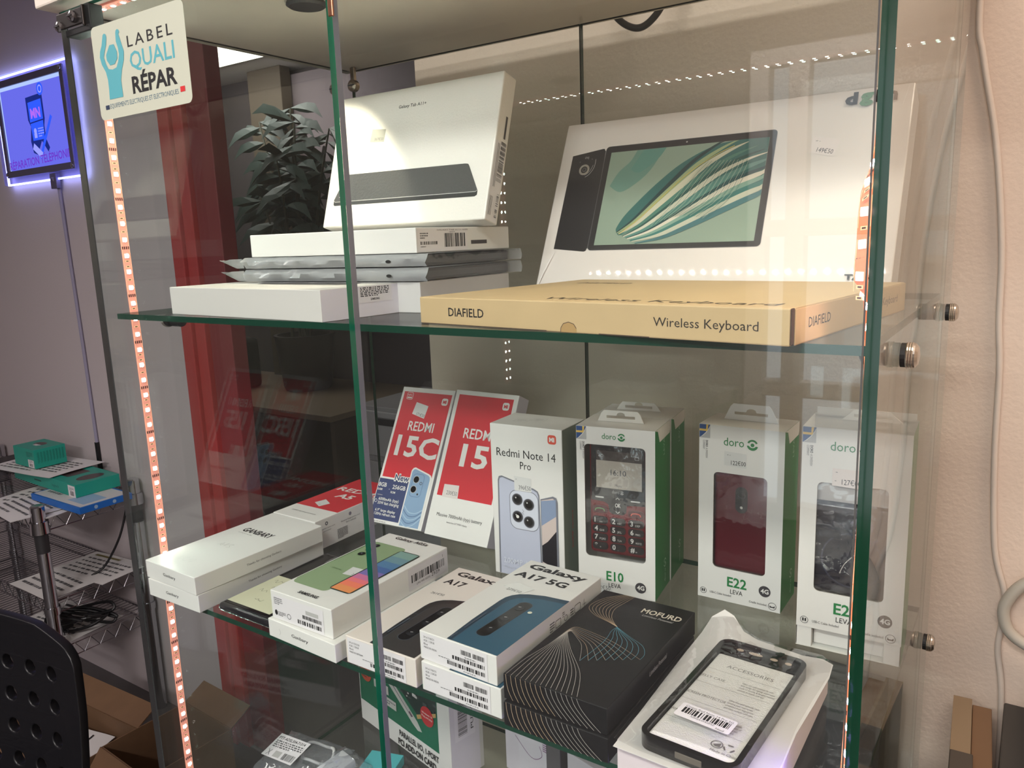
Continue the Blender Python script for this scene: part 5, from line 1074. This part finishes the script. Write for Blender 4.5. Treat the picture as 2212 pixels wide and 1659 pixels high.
# middle window box: dark red flip phone
q22 = (.5737, .3146, .006, 0, 0, 0, .0897, .0557, .1964)
o = window_carton(q22, (16.3, 37.4, 73, 145.3), 'window box showing the back of a dark red phone, second from the right', doro_face('E22', 'LEVA', (32.9, 54, 36.4, 49.8), 18.4, (26.8, 48.3, 175.6, 57, 179), (73.2, 21.2), [usb(6.4, 7.8), cradle(81.5, 6.5)]), (.0165, .0745, .031, .0175, .0065))
quad_sticker('price_sticker', o, 'f', q22[6:9], [(27.6, 154.3), (51.2, 153), (51.2, 168.5), (27.6, 169.3)], lambda p: (p.text('122€00', 35, 155.3, 4.6, INK, 50.6), p.rect(31, 165.4, 32, 165.9, INK), p.rect(33.4, 165.3, 34.2, 165.8, INK)))
m = Mesh(); m.box(.0135, 0, .0335, .0760, .018, .150, M('phone_wine', (98, 18, 34), .32, coat=.5), .006, 4); m.dims = (.08, .018, .16); p = side(m, 'f'); p.poly(rr(38.3, 101.3, 51.3, 130.3, 6.3), M('cam_island', (20, 20, 22), .15, coat=.5)); p.circ(44.8, 107.4, 1.5, M('flash_white', (230, 228, 220), .4)); p.ring(44.8, 121, 4.2, 3.4, DARK)
ph2 = m.build('mobile_phone', smooth=40); ph2.matrix_world = inside(q22, .006); tag(ph2, 'dark red phone with an oval black camera in the middle window box', 'mobile phone')
# right window box: navy phone on a white tray, raised front flap
qr = (.6925, .2611, .006, .045, 0, 0, .0915, .0600, .218); kx = .0915/.0954
o = window_carton(qr, (15.1*kx, 58.6, 78*kx, 166.6), 'window box with a dark navy phone, rightmost against the side glass', doro_face('E20', 'LEVA', (34.5*kx, 57*kx, 37*kx, 52*kx), 39.2, (25.7*kx, 47.7*kx, 197.6, 57*kx, 201), (80.4*kx, 41.5), [usb(7.6*kx, 27.4), cradle(86*kx, 26)]), (.028, .080, .040, .010, .007), 20, True)
m = Mesh(); m.box(.0008, .0008, .0002, .014, .055, .020, WHITE); m.box(.0145, .010, .0002, .077, .0585, .0205, WHITE, .001); m.box(.0775, .0008, .0002, qr[6]-.0008, .055, .020, WHITE); m.build('cradle_tray', o)
m = Mesh(); th = .0006; m.box(.002, .0588, .217, qr[6]-.002, .0594, .2245, WHITE); m.build('lid_flap', o)
quad_sticker('price_sticker', o, 'f', qr[6:9], [(27.2, 164.7), (52, 164), (52, 181), (27, 181.2)], lambda p: (p.text('127€00', 35.4, 166.4, 5, INK, 51.5), p.rect(30, 177.4, 31.6, 177.9, INKG), p.rect(29.4, 169.2, 30.8, 169.7, INKG)), M('price_paper_pink', (224, 214, 210), .4))
m = Mesh(); m.box(.010, 0, .0560, .0800, .020, .146, M('phone_navy', (30, 32, 46), .3, coat=.5), .005, 3); m.box(.010, .002, .1465, .0800, .030, .172, M('tray_white', (214, 208, 204), .6), .001); m.dims = (.08, .02, .15); p = side(m, 'f')
p.ring(46, 92, 27, 25.6, M('navy_line', (58, 62, 80), .3)); p.poly(rr(17, 112, 36, 119, 2), M('navy_window', (44, 48, 60), .2, coat=.5))
for u, v in ((49, 118), (49, 103), (50, 90)): p.circ(u, v, 2, GLOSSK); p.circ(u, v, .9, PALEG)
p.stroke(smooth_pts([(36, 78), (40, 88), (48, 98)], 5), .7, M('glint_line', (200, 196, 190), .2)); p.stroke(smooth_pts([(52, 80), (58, 88), (60, 98)], 5), .4, MATS['glint_line'])
ph3 = m.build('mobile_phone', smooth=40); ph3.matrix_world = inside(qr, .006); tag(ph3, 'dark navy phone under a white tray in the rightmost window box', 'mobile phone')

# ------------------------------------------------------------------ bottom shelf
q = (0.0288, 0.3109, Z3, -0.2194, 0, 0, 0.2245, 0.0584, 0.2379)
m = carton(q, M('white_card_dim', (206, 204, 202), .45)); p = side(m, 'f'); PG = M('card_green', (24, 96, 70), .4); SILV = M('bracket_silver', (176, 176, 172), .35)
p.rect(2, 35, 198, 209, PG); p.poly([(62, 112), (74, 114), (84, 108), (150, 62), (160, 50), (150, 48), (138, 54), (66, 104)], SILV); p.poly([(88, 98), (92, 101), (140, 66), (136, 63)], M('port_purple', (90, 70, 84), .5)); p.poly([(94, 96), (96, 98), (132, 71), (130, 69)], PALEG)
p.poly([(88, 112), (100, 118), (196, 130), (196, 96), (150, 74)], M('pcb_dark', (22, 44, 40), .4))
for i in range(26): u = R.uniform(104, 190); v = R.uniform(92, 122); p.rect(u, v, u+R.uniform(2, 9), v+R.uniform(1.5, 5), R.choice((M('chip_grey', (60, 70, 70), .4), DARK, PALEG)))
p.poly([(150, 74), (196, 96), (196, 90), (152, 68)], M('gold_edge', (178, 146, 92), .4)); p.circ(175, 82, 15, M('badge_red', (178, 40, 44), .4)); p.text('Windows 10', 163, 84, 3, WHITE, 187); p.text('Plug and play', 163, 79, 3, WHITE, 187)
p.circ(22, 88, 15, M('badge_orange', (176, 74, 54), .4)); p.fine(12, 78, 32, 98, 5, M('badge_ink', (70, 30, 26), .5)); p.rect(44, 74, 82, 88, SILV); p.rect(60, 56, 100, 70, SILV); p.fine(62, 59, 98, 67, 2, INKG)
p.text('PARALLEL I/O, 1-PORT', 104, 20, 9, INK, 197, bold=.02); p.text('PCI ADD-ON CARD', 100, 5, 9.5, INK, 190, bold=.03)
p = side(m, 'r'); p.rect(.5, .5, 51.5, 211, M('violet_lit_card', (214, 210, 222), .45))  # white side with the violet light on it put into the colour
o = m.build('card_box'); pose(o, q); tag(o, 'white and green box picturing a circuit card on the bottom shelf', 'box')
flat_part('barcode_label', o, 'r', q[6:9], lambda p: (p.poly([(8, 60), (44, 60), (44, 172), (8, 172)], M('violet_lit_label', (224, 220, 230), .4)), [p.rect(14, 66+j*2, 30, 66+j*2+R.choice((.6, 1.1)), INK) for j in range(46)], p.text('PU7-0800', 40, 70, 5, INK, 100, rot=90)), .3)  # label paper tinted for the same violet light
q = (0.2895, 0.332, Z3, -0.2, 0, 0, 0.0954, 0.0337, 0.2301); m = carton(q, M('violet_lit_white', (216, 212, 220), .45)); p = side(m, 'f'); p.stroke(smooth_pts([(20, 150), (40, 140), (60, 120)], 5), 1, INKG); p.stroke(smooth_pts([(20, 60), (50, 40), (70, 50), (66, 64)], 5), .8, M('plum_ink', (120, 70, 120), .5))  # white card tinted to imitate the violet glow
for j in range(40): p.rect(72, 60+j*3, 80, 61.2+j*3, MATS['plum_ink'])
o = m.build('accessory_box'); pose(o, q); tag(o, 'white box in violet-lit colour with plum barcode behind the circuit card box', 'accessory box')
q = (0.3771, 0.2983, Z3, -0.2, 0, 0, 0.0673, 0.0281, 0.2133); m = carton(q, BLACK, .002); p = side(m, 'f'); p.rect(4, 6, 54, 186, M('violet_lit_dull', (196, 190, 206), .45)); p.bars(14, 90, 46, 140, seed=51); p.fine(12, 146, 48, 170, 5, INK, 6)  # front panel tint carries the violet glow as colour
o = m.build('accessory_box'); pose(o, q); tag(o, 'black edged box with violet-lit panel colour, right of the plum barcode box, bottom shelf', 'accessory box')
q = (0.4388, 0.2029, Z3, -0.3, 0, 0, 0.0224, 0.101, 0.1852); o = carton(q, M('dull_grey_card', (92, 90, 92), .5)).build('phone_box'); pose(o, q); tag(o, 'narrow grey box on the bottom shelf under the black patterned pair', 'phone box')
q = (0.4725, 0.1917, Z3, -0.25, 0, 0, 0.0561, 0.0673, 0.1796); m = carton(q, M('pale_box', (192, 190, 196), .45)); p = side(m, 'f'); p.fine(6, 110, 44, 150, 6, INKG, 3); o = m.build('phone_box'); pose(o, q); tag(o, 'pale narrow box on the bottom shelf beside the narrow grey box', 'phone box')
q = (0.5566, 0.2029, Z3, -0.15, 0, 0, 0.0673, 0.0673, 0.174); m = carton(q, BLACK); p = side(m, 'f'); p.text('DEV', 10, 120, 8, PALEG, 30); o = m.build('phone_box'); pose(o, q); tag(o, 'black box on the bottom shelf below the pinkish white box', 'phone box')
q = (0.6296, 0.3825, Z3, -0.1, 0, 0, 0.1291, 0.0898, 0.2133); m = carton(q, M('charcoal_box', (58, 58, 60), .5)); p = side(m, 'f'); p.rect(6, 60, 108, 120, M('charcoal_panel', (74, 74, 76), .5)); p.text('E20', 60, 150, 12, DARK, 100)
o = m.build('phone_box'); pose(o, q); tag(o, 'dim charcoal box standing at the back right of the bottom shelf', 'phone box')
q = (0.6296, 0.2029, Z3, -0.1, 0, 0, 0.1235, 0.1347, 0.1122); m = carton(q, M('slate_box', (64, 66, 70), .45)); p = side(m, 't'); p.rect(4, 70, 106, 92, PALEG); p.text('SITU', 8, 76, 10, INK, 40, bold=.02); p.poly(rr(62, 14, 102, 64, 6), DARK)
o = m.build('phone_box'); pose(o, q); tag(o, 'dark flat box with a pale strip in front of the charcoal box', 'phone box')
# clear bags
def clear_bag(x, y, z, w, d, h, rz, seed, label, inner):
    r = random.Random(seed); m = Mesh(); nx, ny = 9, 8; top = []
    for j in range(ny+1):
        for i in range(nx+1):
            u, v = i/nx, j/ny; e = min(u, 1-u, v, 1-v)*2; top.append((w*(u-.5)*(1+.06*r.uniform(-1, 1)), d*(v-.5)*(1+.06*r.uniform(-1, 1)), h*(e**.6)*(1+.35*r.uniform(-1, 1))+.002))
    bot = [(a, b, .0005) for a, b, c in top]; n1 = nx+1; K_ = len(top); fs = [[j*n1+i, j*n1+i+1, (j+1)*n1+i+1, (j+1)*n1+i] for j in range(ny) for i in range(nx)]
    edge = [(i, i+1) for i in range(nx)]+[(j*n1+nx, (j+1)*n1+nx) for j in range(ny)]+[(ny*n1+i+1, ny*n1+i) for i in range(nx)][::-1]+[((j+1)*n1, j*n1) for j in range(ny)][::-1]
    m.add(top+bot, fs+[[K_+a for a in f[::-1]] for f in fs]+[[a, K_+a, K_+b, b] for a, b in edge], CLEARBAG); o = m.build('plastic_bag', smooth=30); o.location = (x, y, z); o.rotation_euler = (.12, 0, rz); tag(o, label, 'plastic bag', 'clear bags of cables'); return o
b1 = clear_bag(0.0381, 0.1827, Z3+.008, .118, .084, .022, .12, 3, 'crumpled clear bag with a white printed label at the left of the bottom shelf', None)
m = Mesh(); p = Print(m, (V((-.046, -.030, .0235)), V((1, 0, 0)), V((0, 1, .10)).normalized(), V((0, -.1, 1)).normalized()), 0); p.poly([(0, 0), (56, -2), (60, 38), (4, 40)], LABEL); p.text('PTT-ADSL304-71314', 6, 31, 4.4, INK, 54, bold=.02); p.fine(6, 16, 56, 29, 4, INKG, 4, .6); p.bars(34, 1.5, 54, 12, seed=61); p.rect(18, 2, 30, 12, PALEG); p.stroke([(6, 2), (12, 12)], .7, INK); p.stroke([(12, 2), (6, 12)], .7, INK); m.build('printed_label', b1)
m = Mesh(); m.tube([(.02+.026*math.cos(a), .012+.018*math.sin(a), .010+.004*math.sin(3*a)) for a in [i*math.pi/12 for i in range(24)]], .0022, M('cable_white', (214, 212, 210), .4), 8, closed=True); o = m.build('cable_coil', smooth=60); o.location = (0.0381, 0.1827, Z3+.008); o.rotation_euler = (.12, 0, .12); tag(o, 'white cable coil inside the clear bag with the printed label', 'cable')
b2 = clear_bag(0.1032, 0.1894, Z3+.006, .067, .078, .026, -.2, 8, 'crumpled clear bag with a pale box inside, right of the labelled bag', None)
m = Mesh(); m.box(-.018, -.024, .003, .014, .022, .016, M('adapter_white', (204, 204, 208), .4), .002); o = m.build('adapter', smooth=40); o.location = (0.1032, 0.1894, Z3+.009); o.rotation_euler = (.12, 0, -.2); tag(o, 'small pale adapter inside the right clear bag on the bottom shelf', 'adapter')
q = (0.1245, 0.2085, Z3, 0.3, 0, 0, 0.050, 0.04, 0.014); o = carton(q, M('aqua_card', (84, 178, 184), .45)).build('accessory_box'); pose(o, q); tag(o, 'small aqua box at the bottom edge in front of the circuit card box', 'accessory box')
